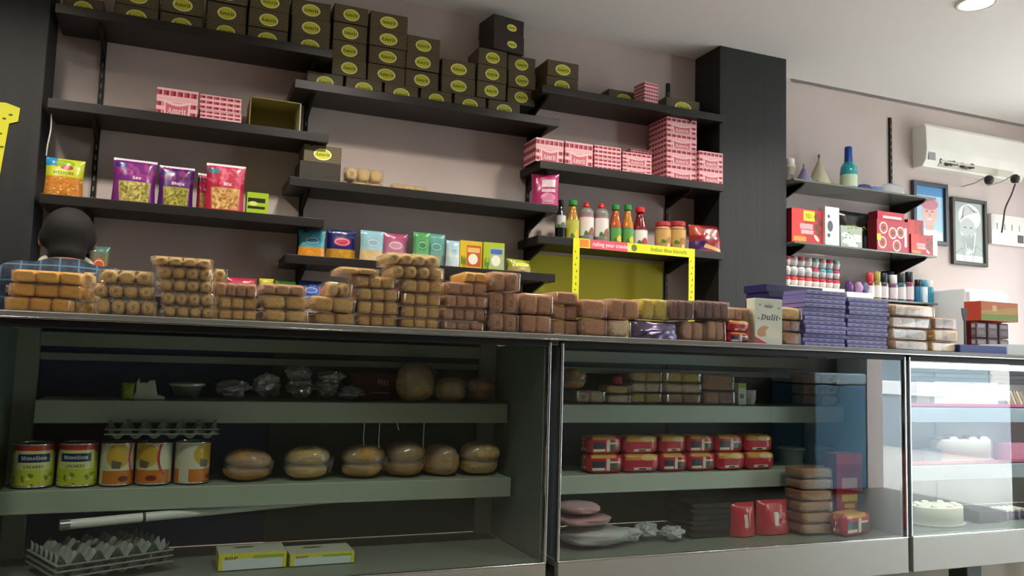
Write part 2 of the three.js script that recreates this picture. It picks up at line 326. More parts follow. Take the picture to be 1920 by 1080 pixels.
pinkStack(1167, 1222, [333, 314, 291], 0.24, R2, pinkMats, 'of the low stack in the shadow of the tall tower');
pinkStack(1183, 1224, [292, 278, 264, 250, 237], 0.1, R2 + 0.02, pinkSideMats, 'in the shaded stack behind the tall tower', 0.09);
pinkStack(1250, 1307, [341, 313, 280, 248, 213], 0.25, R2, pinkMats, 'in the tall tower of lettered boxes', 0.2);
pinkStack(1311, 1356, [343, 313, 283], 0.27, R2, pinkMats, 'of the pair between tall tower and pillar', 0.18);
{ // open olive tray-like carton on its side
  const r = R(468, 187, 564, 243, 0.26), t = thing('open_carton', 'open olive green carton lying on its side at the shelf end', 'box', [r.x, L2, 0.15]);
  const w = r.w, h = r.h, d = 0.2, m = M('#8f8648', 0.6), e = 0.004;
  part(t, 'back_wall', moved(box(w, h, e), 0, h / 2, -d / 2 + 0.01), m);
  part(t, 'flap', moved(box(w, e, d), 0, e / 2, 0.01), m);
  part(t, 'flap', moved(box(w, e, d), 0, h - e / 2, 0.01), m);
  for (const s of [-1, 1]) part(t, 'flap', moved(box(e, h, d), s * (w / 2 - e / 2), h / 2, 0.01), s > 0 ? M('#d8d3b0', 0.6) : m);
}
{ // dark boxes on the bun shelf
  let r = R(569, 271, 641, 309, 0.26), r2 = R(561, 309, 640, 343, 0.27);
  carton('cake_box', { x: r2.x, w: r2.w, h: 0.094 }, M2, 0.26, 0.18, six(cakeDark, cakeDark, cakeDark), 'unlabelled dark brown cake box under another at the bun shelf end', 'box', 'dark cake boxes with yellow ovals');
  carton('cake_box', { x: r.x, w: r.w, h: 0.087 }, M2 + 0.094, 0.255, 0.18, cakeMats, 'dark brown cake box with yellow oval beside the two buns', 'box', 'dark cake boxes with yellow ovals');
}

// ---------------------------------------------------------------- breads in clear film
function endOn(e, ez, seedn, amp) {                     // a bread seen end on: rounded outline of power e, flat face of power ez
  const g = new THREE.SphereGeometry(0.5, 20, 16).rotateX(Math.PI / 2), p = g.attributes.position, uv = g.attributes.uv;
  for (let i = 0; i < p.count; i++) {
    let x = p.getX(i) * 2, y = p.getY(i) * 2, z = p.getZ(i) * 2;
    const rho = Math.hypot(x, y), c = rho > 1e-6 ? x / rho : 0, s = rho > 1e-6 ? y / rho : 0, ph = Math.atan2(rho, Math.abs(z));
    const ro = rho > 1e-6 ? Math.pow(Math.pow(Math.abs(c), e) + Math.pow(Math.abs(s), e), -1 / e) : 1;
    const k = Math.pow(Math.pow(Math.sin(ph), ez) + Math.pow(Math.cos(ph), ez), -1 / ez), n = 1 + amp * vnoise(x * 2 + seedn, y * 2, z * 2 + seedn * 3);
    x = c * ro * Math.sin(ph) * k * n; y = s * ro * Math.sin(ph) * k * n; z = Math.sign(z) * Math.cos(ph) * k;
    p.setXYZ(i, x / 2, y / 2, z / 2); uv.setXY(i, x / 2 + 0.5, y / 2 + 0.5);
  }
  g.computeVertexNormals(); return mergeVertices(g);
}
function lump(sq, seedn, amp = 0.05, nu = 14, nv = 10) {    // superellipsoid of unit size, dimpled; uv seen from the front
  const g = new THREE.SphereGeometry(0.5, nu, nv), p = g.attributes.position, uv = g.attributes.uv, e = sq;
  for (let i = 0; i < p.count; i++) {
    let x = p.getX(i) * 2, y = p.getY(i) * 2, z = p.getZ(i) * 2;
    const k = Math.pow(Math.pow(Math.abs(x), e) + Math.pow(Math.abs(y), e) + Math.pow(Math.abs(z), e), -1 / e);
    const n = 1 + amp * vnoise(x * 2 + seedn, y * 2, z * 2 + seedn * 3);
    x *= k * n; y *= k * n; z *= k * n;
    p.setXYZ(i, x / 2, y / 2, z / 2); uv.setXY(i, x / 2 + 0.5, y / 2 + 0.5);
  }
  g.computeVertexNormals(); return mergeVertices(g);
}
const rollGeo = [0, 1, 2].map((i) => endOn(2.5, 6, i * 3.1, 0.05)), sqGeo = [0, 1, 2].map((i) => endOn(6, 9, 9 + i * 2.3, 0.03)), flatGeo = [0, 1].map((i) => endOn(14, 16, 20 + i, 0.012));
const crust = (a, b, c, swirl) => T(96, 96, (g, w, h) => {
  g.fillStyle = a; g.fillRect(0, 0, w, h);
  for (let i = 0; i < 160; i++) { g.fillStyle = rnd() < 0.5 ? b : c; g.globalAlpha = 0.25; g.beginPath(); g.ellipse(rnd() * w, rnd() * h, 2 + rnd() * 7, 1 + rnd() * 3, rnd() * 3, 0, 7); g.fill(); }
  g.globalAlpha = 0.9; if (swirl) { g.strokeStyle = c; g.lineWidth = 6; g.beginPath(); for (let t = 0; t < 9; t += 0.2) g.lineTo(w * (0.5 + Math.cos(t) * t * 0.018), h * (0.5 + Math.sin(t) * t * 0.018)); g.stroke(); }
  g.globalAlpha = 1;
});
const bread = {
  roll: [P(crust('#d6ba7c', '#e6d098', '#7d5528', true), 0.7), P(crust('#ccae70', '#dfc690', '#9a7038', false), 0.7), P(crust('#d0b476', '#e4cc94', '#8a6230', true), 0.7)],
  sq: [P(crust('#d0ae68', '#dec384', '#a07c40', false), 0.7), P(crust('#c8a25c', '#d8ba78', '#96703a', false), 0.7)],
  slab: [P(crust('#e0a93c', '#edbf5c', '#c58a2c', false), 0.65), P(crust('#d79f36', '#e6b450', '#b87f28', false), 0.65)],
  rusk: [P(crust('#b68a68', '#cfae8e', '#7d543a', false), 0.7), P(crust('#a97c5c', '#c49f80', '#70482f', true), 0.7)],
  dark: [P(crust('#b1815a', '#c59a72', '#855638', false), 0.7), P(crust('#a87550', '#bd9068', '#7c4e32', false), 0.7)],
  pale: [P(crust('#d8c0a4', '#e8d6bf', '#8d6a50', false), 0.7), P(crust('#ceb294', '#e2cdb2', '#6f4e3a', true), 0.7)],
  choc: [P(crust('#6d4540', '#8c6a62', '#3c2320', false), 0.6), P(crust('#5d3936', '#85605a', '#301b1a', false), 0.6)],
  yellow: [P(crust('#d3c23c', '#e5da74', '#a88f20', false), 0.6), P(crust('#c9b536', '#ddd068', '#9a8420', false), 0.6)],
};
function crinkled(k, sx) {                              // loose film around a unit block, ends gathered
  const g = new RoundedBoxGeometry(1, 1, 1, 3, 0.1), p = g.attributes.position;
  for (let i = 0; i < p.count; i++) {
    const x = p.getX(i), y = p.getY(i), z = p.getZ(i), n = vnoise(x * 7 + k, y * 9 + k * 2, z * 7), q = vnoise(x * 22 + k, y * 20, z * 20 + k);
    const e = 1 + 0.035 * n + 0.03 * q;
    p.setXYZ(i, x * (1 + 0.02 * q), y * e, z * e);
  }
  g.deleteAttribute('uv'); const m = (g.index ? g.toNonIndexed() : g); m.computeVertexNormals(); return m;
}
const filmGeo = [0, 1, 2, 3].map((i) => crinkled(i * 5.3));
const twistGeo = (() => { const g = new THREE.ConeGeometry(0.5, 1, 14, 4, true), p = g.attributes.position; for (let i = 0; i < p.count; i++) { const a = Math.atan2(p.getZ(i), p.getX(i)), s = 1 + 0.25 * Math.sin(a * 7); p.setX(i, p.getX(i) * s); p.setZ(i, p.getZ(i) * s); } g.computeVertexNormals(); return g.rotateZ(-Math.PI / 2); })();
let packNo = 0;
// one wrapped row of n breads, w x h x d, standing on y with its front at zf
function breadPack(style, n, x, w, y, h, zf, d, label, group, tilt = 0) {
  const t = thing('bread_pack', label, 'bread', [x, y, zf - d / 2], rr(-0.02, 0.02), group); t.rotation.z = tilt;
  const geo = style === 'roll' ? rollGeo : style === 'slab' || style === 'dark' ? flatGeo : style === 'sq' || style === 'pale' ? sqGeo : sqGeo;
  const bw = (w - 0.012) / n, hb = h - 0.004, nm = style === 'slab' ? 'cake_slice' : style === 'rusk' || style === 'choc' || style === 'dark' ? 'cake_piece' : 'bun';
  for (let i = 0; i < n; i++) part(t, nm, geo[Math.floor(rnd() * geo.length)], bread[style][Math.floor(rnd() * bread[style].length)], [-w / 2 + 0.006 + bw * (i + 0.5), hb / 2 + 0.002, rr(-0.003, 0.003)], [0, 0, rr(-0.05, 0.05)], [bw * rr(0.99, 1.02), hb * rr(0.98, 1), d - 0.018]);
  part(t, 'wrapper', filmGeo[packNo % 4], filmMat, [0, h / 2, 0.001], null, [w * 0.985, h * 0.93, d * 0.97]);
  if (packNo++ % 2) part(t, 'twisted_end', twistGeo, filmMat, [-w / 2 + 0.006, h * 0.5, d * 0.47], null, [0.018, h * 0.5, 0.03]);
  return t;
}
const KIND = { roll: 'wrapped row of round buns', sq: 'wrapped row of square buns', slab: 'wrapped yellow sponge bar', rusk: 'crinkly pack of brown pieces', dark: 'wrapped brown block', pale: 'pack of pale marbled biscuits', choc: 'pack of chocolate brown cake', yellow: 'pack of yellow cake' };
// a stack on the worktop: layers [x0, x1, top y, count, style] from the bottom up, in the photograph's pixels
function breadStack(zf, layers, where, d = 0.17, base = CT) {
  let y = base;
  layers.forEach(([x0, x1, top, n, style, tilt], k) => {
    const u = U((x0 + x1) / 2, top, zf), r = R(x0, top, x1, top + 20, zf), h = Math.max(0.02, u.y - y);
    const ord = layers.length === 1 ? '' : layers.length === 2 ? ['lower', 'upper'][k] : k === layers.length - 1 ? 'topmost' : UP[k];
    breadPack(style, n, r.x, r.w, y, h, zf + rr(-0.008, 0.006), d + rr(-0.01, 0.01), `${KIND[style]}, ${ord} ${where}`.replace(',  ', ' ').replace(', in', ' in'), 'wrapped breads on the counter', tilt ?? 0);
    y += h;
  });
  return y;
}
const zc = 1.81;
breadStack(zc, [[5, 142, 557, 3, 'slab'], [12, 159, 531, 3, 'slab'], [16, 158, 506, 3, 'slab']], 'in the yellow stack at the counter end');
breadStack(1.6, [[146, 186, 566, 1, 'roll'], [146, 184, 538, 1, 'roll'], [144, 180, 508, 1, 'roll']], 'peeking out behind the yellow sponge stack', 0.12);
breadStack(zc, [[173, 295, 559, 4, 'roll'], [168, 292, 532, 4, 'roll'], [182, 290, 504, 3, 'roll']], 'in the three-layer stack beside the yellow sponge');
breadStack(zc, [[302, 407, 573, 4, 'roll'], [300, 405, 547, 4, 'roll'], [294, 403, 523, 4, 'roll'], [291, 404, 499, 4, 'roll'], [283, 401, 481, 4, 'roll']], 'in the five-layer round bun tower');
breadStack(1.6, [[390, 426, 572, 1, 'roll'], [392, 427, 548, 1, 'roll'], [394, 428, 525, 1, 'roll'], [398, 428, 503, 1, 'roll']], 'tucked behind the five-layer bun tower', 0.12);
breadStack(zc, [[408, 486, 580, 3, 'sq'], [407, 485, 556, 3, 'sq'], [402, 486, 529, 4, 'rusk']], 'in the stack after the five-layer tower');
breadStack(zc, [[492, 579, 580, 2, 'sq'], [492, 579, 553, 2, 'sq'], [488, 577, 532, 3, 'rusk']], 'in the stack of two-bun packs');
breadStack(zc, [[592, 669, 586, 2, 'sq'], [583, 668, 556, 2, 'sq', -0.06], [612, 664, 528, 2, 'roll', -0.03]], 'in the slumping two-bun stack');
breadStack(zc, [[670, 748, 590, 3, 'sq'], [671, 751, 564, 3, 'sq'], [671, 752, 540, 3, 'sq'], [668, 746, 516, 3, 'sq'], [634, 712, 506, 2, 'sq']], 'in the five-layer square bun stack');
breadStack(zc, [[753, 828, 597, 3, 'sq'], [754, 830, 573, 3, 'sq'], [754, 832, 549, 3, 'sq'], [757, 834, 524, 3, 'sq'], [733, 836, 498, 4, 'roll'], [725, 829, 474, 4, 'roll']], 'in the tallest bread tower');
breadStack(zc, [[830, 914, 602, 3, 'rusk'], [831, 916, 577, 4, 'rusk'], [835, 917, 553, 4, 'rusk'], [839, 916, 528, 3, 'dark'], [872, 918, 509, 2, 'slab']], 'in the brown stack after the tallest tower');
breadStack(zc, [[919, 974, 588, 2, 'rusk'], [920, 976, 546, 2, 'rusk'], [921, 977, 508, 2, 'rusk']], 'in the three-pack stack under the yellow tape corner');
breadStack(zc, [[977, 1036, 590, 2, 'dark'], [979, 1041, 549, 2, 'dark']], 'in the stack above the first counter joint');
breadStack(zc - 0.02, [[1034, 1089, 600, 2, 'dark'], [1037, 1089, 572, 2, 'dark'], [1040, 1088, 546, 1, 'dark']], 'in the three-block brown stack');
breadStack(zc, [[1091, 1141, 597, 1, 'dark'], [1092, 1142, 560, 1, 'dark']], 'in the pair of big plain blocks');
breadStack(zc, [[1144, 1187, 599, 1, 'pale'], [1144, 1203, 559, 2, 'dark']], 'beside the silvery purple bag');
breadStack(zc, [[1282, 1326, 602, 2, 'rusk'], [1258, 1304, 561, 3, 'choc']], 'between silvery bag and red noodle packs');
breadStack(zc, [[1328, 1366, 600, 2, 'rusk'], [1306, 1370, 563, 4, 'choc']], 'next to the red noodle packs');
breadStack(zc, [[1470, 1506, 622, 1, 'dark'], [1470, 1504, 600, 2, 'rusk'], [1469, 1508, 575, 1, 'sq']], 'between the white box and purple boxes');
breadStack(zc, [[1670, 1744, 638, 2, 'pale'], [1669, 1744, 616, 2, 'pale'], [1669, 1750, 594, 3, 'pale'], [1669, 1757, 571, 3, 'pale']], 'in the biscuit stack after the purple boxes');
breadStack(zc - 0.01, [[1746, 1800, 641, 2, 'slab'], [1748, 1799, 618, 2, 'slab'], [1752, 1800, 595, 2, 'dark']], 'in the short stack beside the blue tray');
{ // two buns and a flat pack on the bun shelf
  const r = R(645, 314, 719, 340, 0.2);
  breadPack('roll', 3, r.x, r.w, M2 + 0.03, r.h, 0.22, 0.1, 'film-wrapped row of round buns beside the dark boxes on the shelf', 'wrapped buns on the wall shelf');
  breadPack('roll', 2, r.x + 0.02, r.w * 0.8, M2, 0.03, 0.22, 0.1, 'flattened bun pack under the bun row on the shelf', 'wrapped buns on the wall shelf');
  const q = R(734, 346, 802, 362, 0.18);
  breadPack('roll', 3, q.x, q.w, M2, 0.05, 0.18, 0.1, 'flat low bun pack alone on the nearly bare shelf', 'wrapped buns on the wall shelf');
}

// ---------------------------------------------------------------- pouches, packets and bottles on the wall shelves
function pouchGeo(k, fat = 1, nx = 12, ny = 14) {      // unit sealed pouch: 1 wide, 1 tall (base at 0), 1 deep at its belly; crimped top
  const mk = (s) => {
    const g = new THREE.PlaneGeometry(1, 1, nx, ny), p = g.attributes.position;
    for (let i = 0; i < p.count; i++) {
      const u = p.getX(i) * 2, v = p.getY(i) + 0.5;
      let b = Math.pow(Math.max(0, 1 - Math.pow(Math.abs(u), 3)), 0.55) * Math.pow(Math.max(0, Math.sin(Math.PI * Math.min(1, Math.max(0, 0.12 + 0.88 * (1 - v) / 0.96)) * 0.62)), 0.7);
      if (v > 0.93 || Math.abs(u) > 0.999) b = 0;
      b += (v < 0.93 && Math.abs(u) < 0.95 ? 0.11 * vnoise(u * 3 + k, v * 5, k) + 0.05 * vnoise(u * 9 + k, v * 12, k) : 0.02 * Math.sin(v * 40));
      p.setXYZ(i, p.getX(i) * (1 - 0.05 * Math.sin(Math.PI * v)), v, s * b * 0.5 * fat);
    }
    return g;
  };
  const f = mk(1), r = mk(-1); const idx = r.index; for (let i = 0; i < idx.count; i += 3) { const a = idx.getX(i); idx.setX(i, idx.getX(i + 1)); idx.setX(i + 1, a); }
  const g = mergeGeometries([f, r]); g.computeVertexNormals(); return g;
}
const clearWrap = new THREE.MeshPhysicalMaterial({ color: '#e4e6ea', roughness: 0.2, transmission: 0.55, thickness: 0, side: THREE.DoubleSide });
const pouches = [0, 1, 2].map((i) => pouchGeo(i * 4.1));
const shiny = (draw, w = 128, h = 160) => new THREE.MeshPhysicalMaterial({ map: T(w, h, draw), roughness: 0.3, clearcoat: 0.5, clearcoatRoughness: 0.2 });
let pk = 0;
function pouch(name, r, y, zf, d, m, label, cat, group, turn = 0, lean = 0) {
  const t = thing(name, label, cat, [r.x, y, zf - d / 2], turn, group); t.rotation.x = lean;
  part(t, 'bag', pouches[pk++ % 3], m, [0, 0.001, 0], null, [r.w, r.h, d]);
  return t;
}
const snack = (top, mid, win, tabc, word) => shiny((g, w, h) => {
  g.fillStyle = top; g.fillRect(0, 0, w, h); g.fillStyle = '#e8e2ea'; g.fillRect(0, 0, w, h * 0.06);
  g.fillStyle = mid; g.globalAlpha = 0.8; for (let i = 0; i < 26; i++) { g.beginPath(); g.ellipse(rnd() * w, h * (0.1 + 0.35 * rnd()), 6 + rnd() * 10, 2 + rnd() * 5, rnd() * 3, 0, 7); g.fill(); } g.globalAlpha = 1;
  g.fillStyle = tabc; g.fillRect(w * 0.04, h * 0.12, w * 0.28, h * 0.1);
  g.fillStyle = '#f0dfe8'; g.font = `bold ${h * 0.1}px sans-serif`; g.textAlign = 'center'; g.fillText(word, w * 0.55, h * 0.47);
  g.fillStyle = win[0]; g.beginPath(); g.moveTo(w * 0.12, h * 0.52); g.lineTo(w * 0.9, h * 0.52); g.lineTo(w * 0.84, h * 0.97); g.lineTo(w * 0.18, h * 0.97); g.fill();
  for (let i = 0; i < 90; i++) { g.fillStyle = win[1 + i % 2]; g.beginPath(); g.ellipse(w * (0.18 + 0.66 * rnd()), h * (0.55 + 0.4 * rnd()), 3 + rnd() * 5, 1.5 + rnd() * 3, rnd() * 3, 0, 7); g.fill(); }
});
const SN = 'snack pouches on the pouch shelf';
{
  const yel = shiny((g, w, h) => { g.fillStyle = '#c4cc2a'; g.fillRect(0, 0, w, h); g.fillStyle = '#2b8fc4'; g.fillRect(0, 0, w * 0.3, h * 0.22); g.fillStyle = '#8fb01e'; g.beginPath(); g.ellipse(w * 0.5, h * 0.14, w * 0.25, h * 0.1, 0, 0, 7); g.fill(); g.fillStyle = '#b02820'; g.beginPath(); g.ellipse(w * 0.55, h * 0.24, w * 0.16, h * 0.06, 0, 0, 7); g.fill(); g.fillStyle = '#4c5c12'; g.font = `bold ${h * 0.1}px sans-serif`; g.fillText('MIXTURE', w * 0.2, h * 0.42); g.fillStyle = '#c8802c'; g.fillRect(0, h * 0.48, w, h); for (let i = 0; i < 60; i++) { g.fillStyle = ['#e0a048', '#a8601c', '#f1dcb0'][i % 3]; g.fillRect(rnd() * w, h * (0.5 + 0.48 * rnd()), 3 + rnd() * 7, 2 + rnd() * 4); } });
  pouch('snack_pouch', R(82, 291, 157, 364, 0.25), L3, 0.25, 0.06, yel, 'yellow and orange snack pouch nearest the taped pillar', 'snack pouch', SN, 0.1);
  const pur = ['#6d1d78', '#a3327e', ['#a89a52', '#c9bd72', '#7d7434'], '#243a8c', 'Sev'];
  const pm = snack(...pur);
  pouch('snack_pouch', R(209, 296, 293, 380, 0.26), L3, 0.26, 0.08, pm, 'larger purple snack pouch with green snack window', 'snack pouch', SN, 0.05);
  pouch('snack_pouch', R(296, 308, 364, 386, 0.25), L3, 0.25, 0.07, snack('#4d1a63', '#8c2a6e', ['#96903a', '#b8ae58', '#6c6824'], '#1f3a80', 'Bhujia'), 'darker purple snack pouch tucked beside the larger purple one', 'snack pouch', SN, 0);
  const rd = snack('#b52243', '#d8577a', ['#c89a5c', '#e0b878', '#a0703a'], '#2a7f92', 'Mix');
  pouch('snack_pouch', R(369, 318, 392, 391, 0.19), L3, 0.19, 0.05, rd, 'red snack pouch half hidden behind the pink one', 'snack pouch', SN, 0.3);
  pouch('snack_pouch', R(385, 307, 460, 396, 0.275), L3, 0.275, 0.07, rd, 'red and pink snack pouch with orange snack window', 'snack pouch', SN, 0);
  const r = R(462, 358, 504, 400, 0.24);
  carton('snack_carton', { x: r.x, w: r.w, h: r.h }, L3, 0.24, 0.1, six(M('#8fae1c'), M('#a9c628'), P(T(96, 96, (g, w, h) => { g.fillStyle = '#9fbf22'; g.fillRect(0, 0, w, h); g.fillStyle = '#20240c'; g.fillRect(w * 0.05, h * 0.25, w * 0.8, h * 0.2); g.fillRect(w * 0.05, h * 0.62, w * 0.8, h * 0.12); g.fillStyle = '#d8d878'; g.beginPath(); g.ellipse(w * 0.3, h * 0.5, w * 0.2, h * 0.1, 0, 0, 7); g.fill(); }), 0.4)), 'small lime green carton at the end of the pouch shelf', 'carton', null);
}
// chip packets on the lower long shelf
const chip = (a, b, c, d) => shiny((g, w, h) => { const q = g.createLinearGradient(0, 0, 0, h); q.addColorStop(0, a); q.addColorStop(0.62, b); q.addColorStop(0.66, c); q.addColorStop(1, c); g.fillStyle = q; g.fillRect(0, 0, w, h); g.fillStyle = d; g.beginPath(); g.ellipse(w * 0.52, h * 0.4, w * 0.3, h * 0.15, 0, 0, 7); g.fill(); g.strokeStyle = '#ffffff'; g.lineWidth = 2; g.beginPath(); g.ellipse(w * 0.52, h * 0.4, w * 0.24, h * 0.1, 0, 0, 7); g.stroke(); g.fillStyle = '#ffe9b8'; for (let i = 0; i < 22; i++) { g.globalAlpha = 0.5; g.fillRect(rnd() * w, h * (0.68 + 0.3 * rnd()), 6, 3); } g.globalAlpha = 1; });
const CH = 'chip packets on the lower long shelf';
[[560, 434, 611, 485, chip('#2a7f93', '#3f97a6', '#d08a2a', '#2f6b88'), 'teal chip packet with orange base beside the wall rail'],
 [616, 431, 672, 489, chip('#141c58', '#1c2370', '#c8932e', '#c03a56'), 'dark navy chip packet with golden base'],
 [676, 436, 721, 494, chip('#7fb0c2', '#9cc4cc', '#cfb583', '#86a8b4'), 'pale blue chip packet beside the navy one'],
 [722, 439, 770, 498, chip('#9c3a66', '#b87f98', '#b9899a', '#c890a4'), 'pink chip packet above the tallest bread tower'],
 [776, 438, 808, 500, chip('#3f9150', '#5fa86a', '#7fae84', '#3c7f4c'), 'green chip packet between pink and sea green packets'],
 [804, 440, 842, 504, chip('#4f958c', '#78b0a4', '#8fbcae', '#5a9a92'), 'sea green chip packet overlapping the pale one'],
 [834, 456, 861, 505, chip('#8cb4c4', '#cfd8d6', '#b8ccd0', '#8fb8c8'), 'small silvery blue chip packet by the orange soup packet'],
].forEach(([a, b, c, d, m, l], i) => pouch('chip_packet', R(a, b, c, d, 0.25), M3, 0.25 - (i % 2) * 0.05 + (i === 6 ? 0.035 : 0), 0.045, m, l, 'chip packet', CH, rr(-0.08, 0.08)));
for (const [a, b, c, col, l] of [[862, 456, 904, ['#d3b52a', '#c05a28', '#e0b870'], 'orange and yellow soup packet standing on the long shelf'], [906, 459, 946, ['#a8b82e', '#9fb78e', '#4a68a8'], 'yellow green soup packet with blue band on the long shelf']]) {
  const r = R(a, b, c, b + 48, 0.27);
  carton('soup_packet', { x: r.x, w: r.w, h: r.h + 0.01 }, M3, 0.27, 0.03, six(M(col[0]), M(col[0]), P(T(96, 112, (g, w, h) => { g.fillStyle = col[0]; g.fillRect(0, 0, w, h); g.fillStyle = col[1]; g.fillRect(w * 0.3, h * 0.16, w * 0.66, h * 0.78); g.fillStyle = col[2]; g.fillRect(w * 0.34, h * 0.24, w * 0.56, h * 0.18); g.fillStyle = '#e8e6cf'; g.beginPath(); g.ellipse(w * 0.6, h * 0.66, w * 0.22, h * 0.2, 0, 0, 7); g.fill(); g.fillStyle = '#5d7a2a'; for (let i = 0; i < 8; i++) g.fillRect(w * (0.04 + 0.03 * i), h * (0.55 + 0.2 * rnd()), w * 0.03, h * 0.3); }), 0.4)), l, 'soup packet', null);
}
{
  const r = R(950, 483, 1000, 507, 0.22), lim = chip('#a8b428', '#8f9a3c', '#b89a60', '#c8c84c');
  pouch('snack_pouch', { x: r.x, w: r.w, h: 0.075 }, M3, 0.24, 0.09, lim, 'slumped lime green packet beside the yellow green soup packet', 'snack pouch', null, 0.2, 0);
  // packets on the hidden lowest shelf, their tops peep over the breads
  const q = (a, b, c) => ({ ...R(a, b, c, b + 40, 0.24) });
  for (const [a, b, c, m, l] of [[166, 461, 205, chip('#3c6a62', '#a8622a', '#8a6a2a', '#b8552c'), 'orange and teal packet behind the person at the pillar'], [424, 521, 482, chip('#b02a48', '#c03a50', '#c8a060', '#d86a70'), 'red packet top peeping over the striped bread stack'], [486, 522, 514, chip('#c8c030', '#a8b02c', '#a09028', '#d8d060'), 'yellow packet top peeping over the two-bun packs'], [516, 527, 556, chip('#4f8a3c', '#5c9848', '#8a9a50', '#7ab060'), 'green packet top peeping over the two-bun packs'], [560, 526, 606, chip('#1f3f88', '#284a98', '#8090b0', '#4a6ab8'), 'blue packet top peeping over the slumping bun stack']]) {
    const u = q(a, b, c); pouch('snack_pouch', { x: u.x, w: u.w, h: u.top - L4 }, L4, 0.24, 0.06, m, l, 'snack pouch', 'packets peeping over the breads');
  }
  // pink packet at the end of the bun shelf
  const p = R(1000, 326, 1048, 386, 0.26);
  const t = pouch('flour_packet', p, M2, 0.28, 0.075, shiny((g, w, h) => { g.fillStyle = '#b02a6c'; g.fillRect(0, 0, w, h); g.fillStyle = '#d9c3cb'; g.fillRect(w * 0.4, h * 0.2, w * 0.5, h * 0.24); g.fillRect(w * 0.4, h * 0.5, w * 0.5, h * 0.1); g.fillStyle = '#d88aa6'; g.beginPath(); g.ellipse(w * 0.64, h * 0.76, w * 0.26, h * 0.14, 0, 0, 7); g.fill(); g.fillStyle = '#f0e6e8'; for (let i = 0; i < 4; i++) g.fillRect(w * 0.42, h * (0.86 + i * 0.03), w * 0.44, 2); }), 'magenta and white packet at the end of the bun shelf', 'packet', null, -0.5);
}
// sauce bottles
function bottle(name, px, y, zf, rows, label, cat, group) {
  const [a, top, b, bot] = px, r = R(a, top, b, bot, zf), w = r.w / 2 * 0.94, h = r.h, t = thing(name, label, cat, [r.x, y, zf - w], -1.57 + rr(-0.25, 0.25), group);
  for (const [nm, m, prof] of rows) part(t, nm, lathe(prof.map(([q, v]) => [q * w, v * h]), 24), m);
  return t;
}
const labelTex = (bg, band, blob, txt) => P(T(256, 96, (g, w, h) => { g.fillStyle = bg; g.fillRect(0, 0, w, h); for (let s = 0; s < 2; s++) { const o = s * w / 2; g.fillStyle = band; g.fillRect(o, h * 0.08, w / 2, h * 0.26); g.fillStyle = '#f4f2ea'; g.font = `bold ${h * 0.2}px sans-serif`; g.textAlign = 'center'; g.fillText(txt, o + w / 4, h * 0.28); g.fillStyle = blob; g.beginPath(); g.ellipse(o + w * 0.3, h * 0.72, w * 0.1, h * 0.2, 0, 0, 7); g.fill(); g.fillStyle = '#3d7a30'; g.beginPath(); g.ellipse(o + w * 0.18, h * 0.74, w * 0.07, h * 0.14, 0.5, 0, 7); g.fill(); } }), 0.4);
const SB = 'sauce bottles on the yellow taped shelf';
const gl = (c, r = 0.12) => new THREE.MeshPhysicalMaterial({ color: c, roughness: r, clearcoat: 0.6 });
const sauceBody = [[0, 0], [0.86, 0], [0.95, 0.03], [0.95, 0.42], [0.9, 0.5], [0.62, 0.68], [0.5, 0.78], [0.48, 0.88], [0, 0.88]];
const sauceLabel = [[0.965, 0.06], [0.97, 0.07], [0.97, 0.41], [0.965, 0.42]];
const sauceCap = [[0, 0.86], [0.6, 0.86], [0.62, 0.88], [0.62, 0.985], [0.56, 1], [0, 1]];
const greenCap = M('#1f8a3c', 0.4), redCap = M('#c4262e', 0.4);
bottle('vinegar_bottle', [1045, 377, 1066, 453], R3, 0.22, [['body', gl('#14181a'), [[0, 0], [0.9, 0], [0.95, 0.03], [0.95, 0.55], [0.8, 0.64], [0.42, 0.76], [0.4, 0.9], [0, 0.9]]], ['label', labelTex('#d8d8d0', '#8d8d86', '#6d6d66', '1'), [[0.965, 0.3], [0.975, 0.31], [0.975, 0.6], [0.965, 0.61]]], ['cap', M('#0d0f12', 0.4), [[0, 0.84], [0.5, 0.84], [0.5, 0.99], [0.44, 1], [0, 1]]]], 'black bottle with white label, first on the taped shelf', 'bottle', SB);
bottle('sauce_bottle', [1067, 379, 1092, 456], R3, 0.24, [['body', gl('#b07a1e'), sauceBody], ['label', labelTex('#b8b848', '#7f9a38', '#d8c83c', 'S'), [[0.965, 0.06], [0.975, 0.07], [0.975, 0.5], [0.965, 0.51]]], ['cap', greenCap, sauceCap]], 'green-capped mustard sauce bottle beside the black bottle', 'bottle', SB);
const sqLabel = labelTex('#e0d6d2', '#b82a44', '#8a5a44', 'Y'), vegLabel = labelTex('#5c9a4a', '#2a4f8c', '#e0c62e', 'V');
for (const [i, a] of [[0, 1092], [1, 1120]]) bottle('squeeze_bottle', [a, 384 + i * 2, a + 28, 459 + i * 3], R3, 0.25, [['body', M('#7f7a78', 0.35), [[0, 0], [0.9, 0], [0.96, 0.03], [0.96, 0.72], [0.86, 0.8], [0.5, 0.86], [0, 0.88]]], ['label', sqLabel, [[0.975, 0.14], [0.985, 0.15], [0.985, 0.62], [0.975, 0.63]]], ['cap', redCap, [[0, 0.86], [0.46, 0.86], [0.44, 0.91], [0.34, 0.92], [0.34, 0.99], [0, 1]]]], `grey squeeze bottle with red cap, ${i ? 'the one touching the green-capped ketchups' : 'the one touching the mustard bottle'}`, 'bottle', SB);
for (const [i, a, c] of [[0, 1149, '#b5521c'], [1, 1172, '#c07a22']]) bottle('sauce_bottle', [a, 388 + i, a + 22, 463 + i * 3], R3, 0.25, [['body', gl(c), sauceBody], ['label', vegLabel, sauceLabel], ['cap', greenCap, sauceCap]], i ? 'green-capped amber sauce bottle beside the dark red ketchup' : 'green-capped orange sauce bottle beside a grey squeeze bottle', 'bottle', SB);
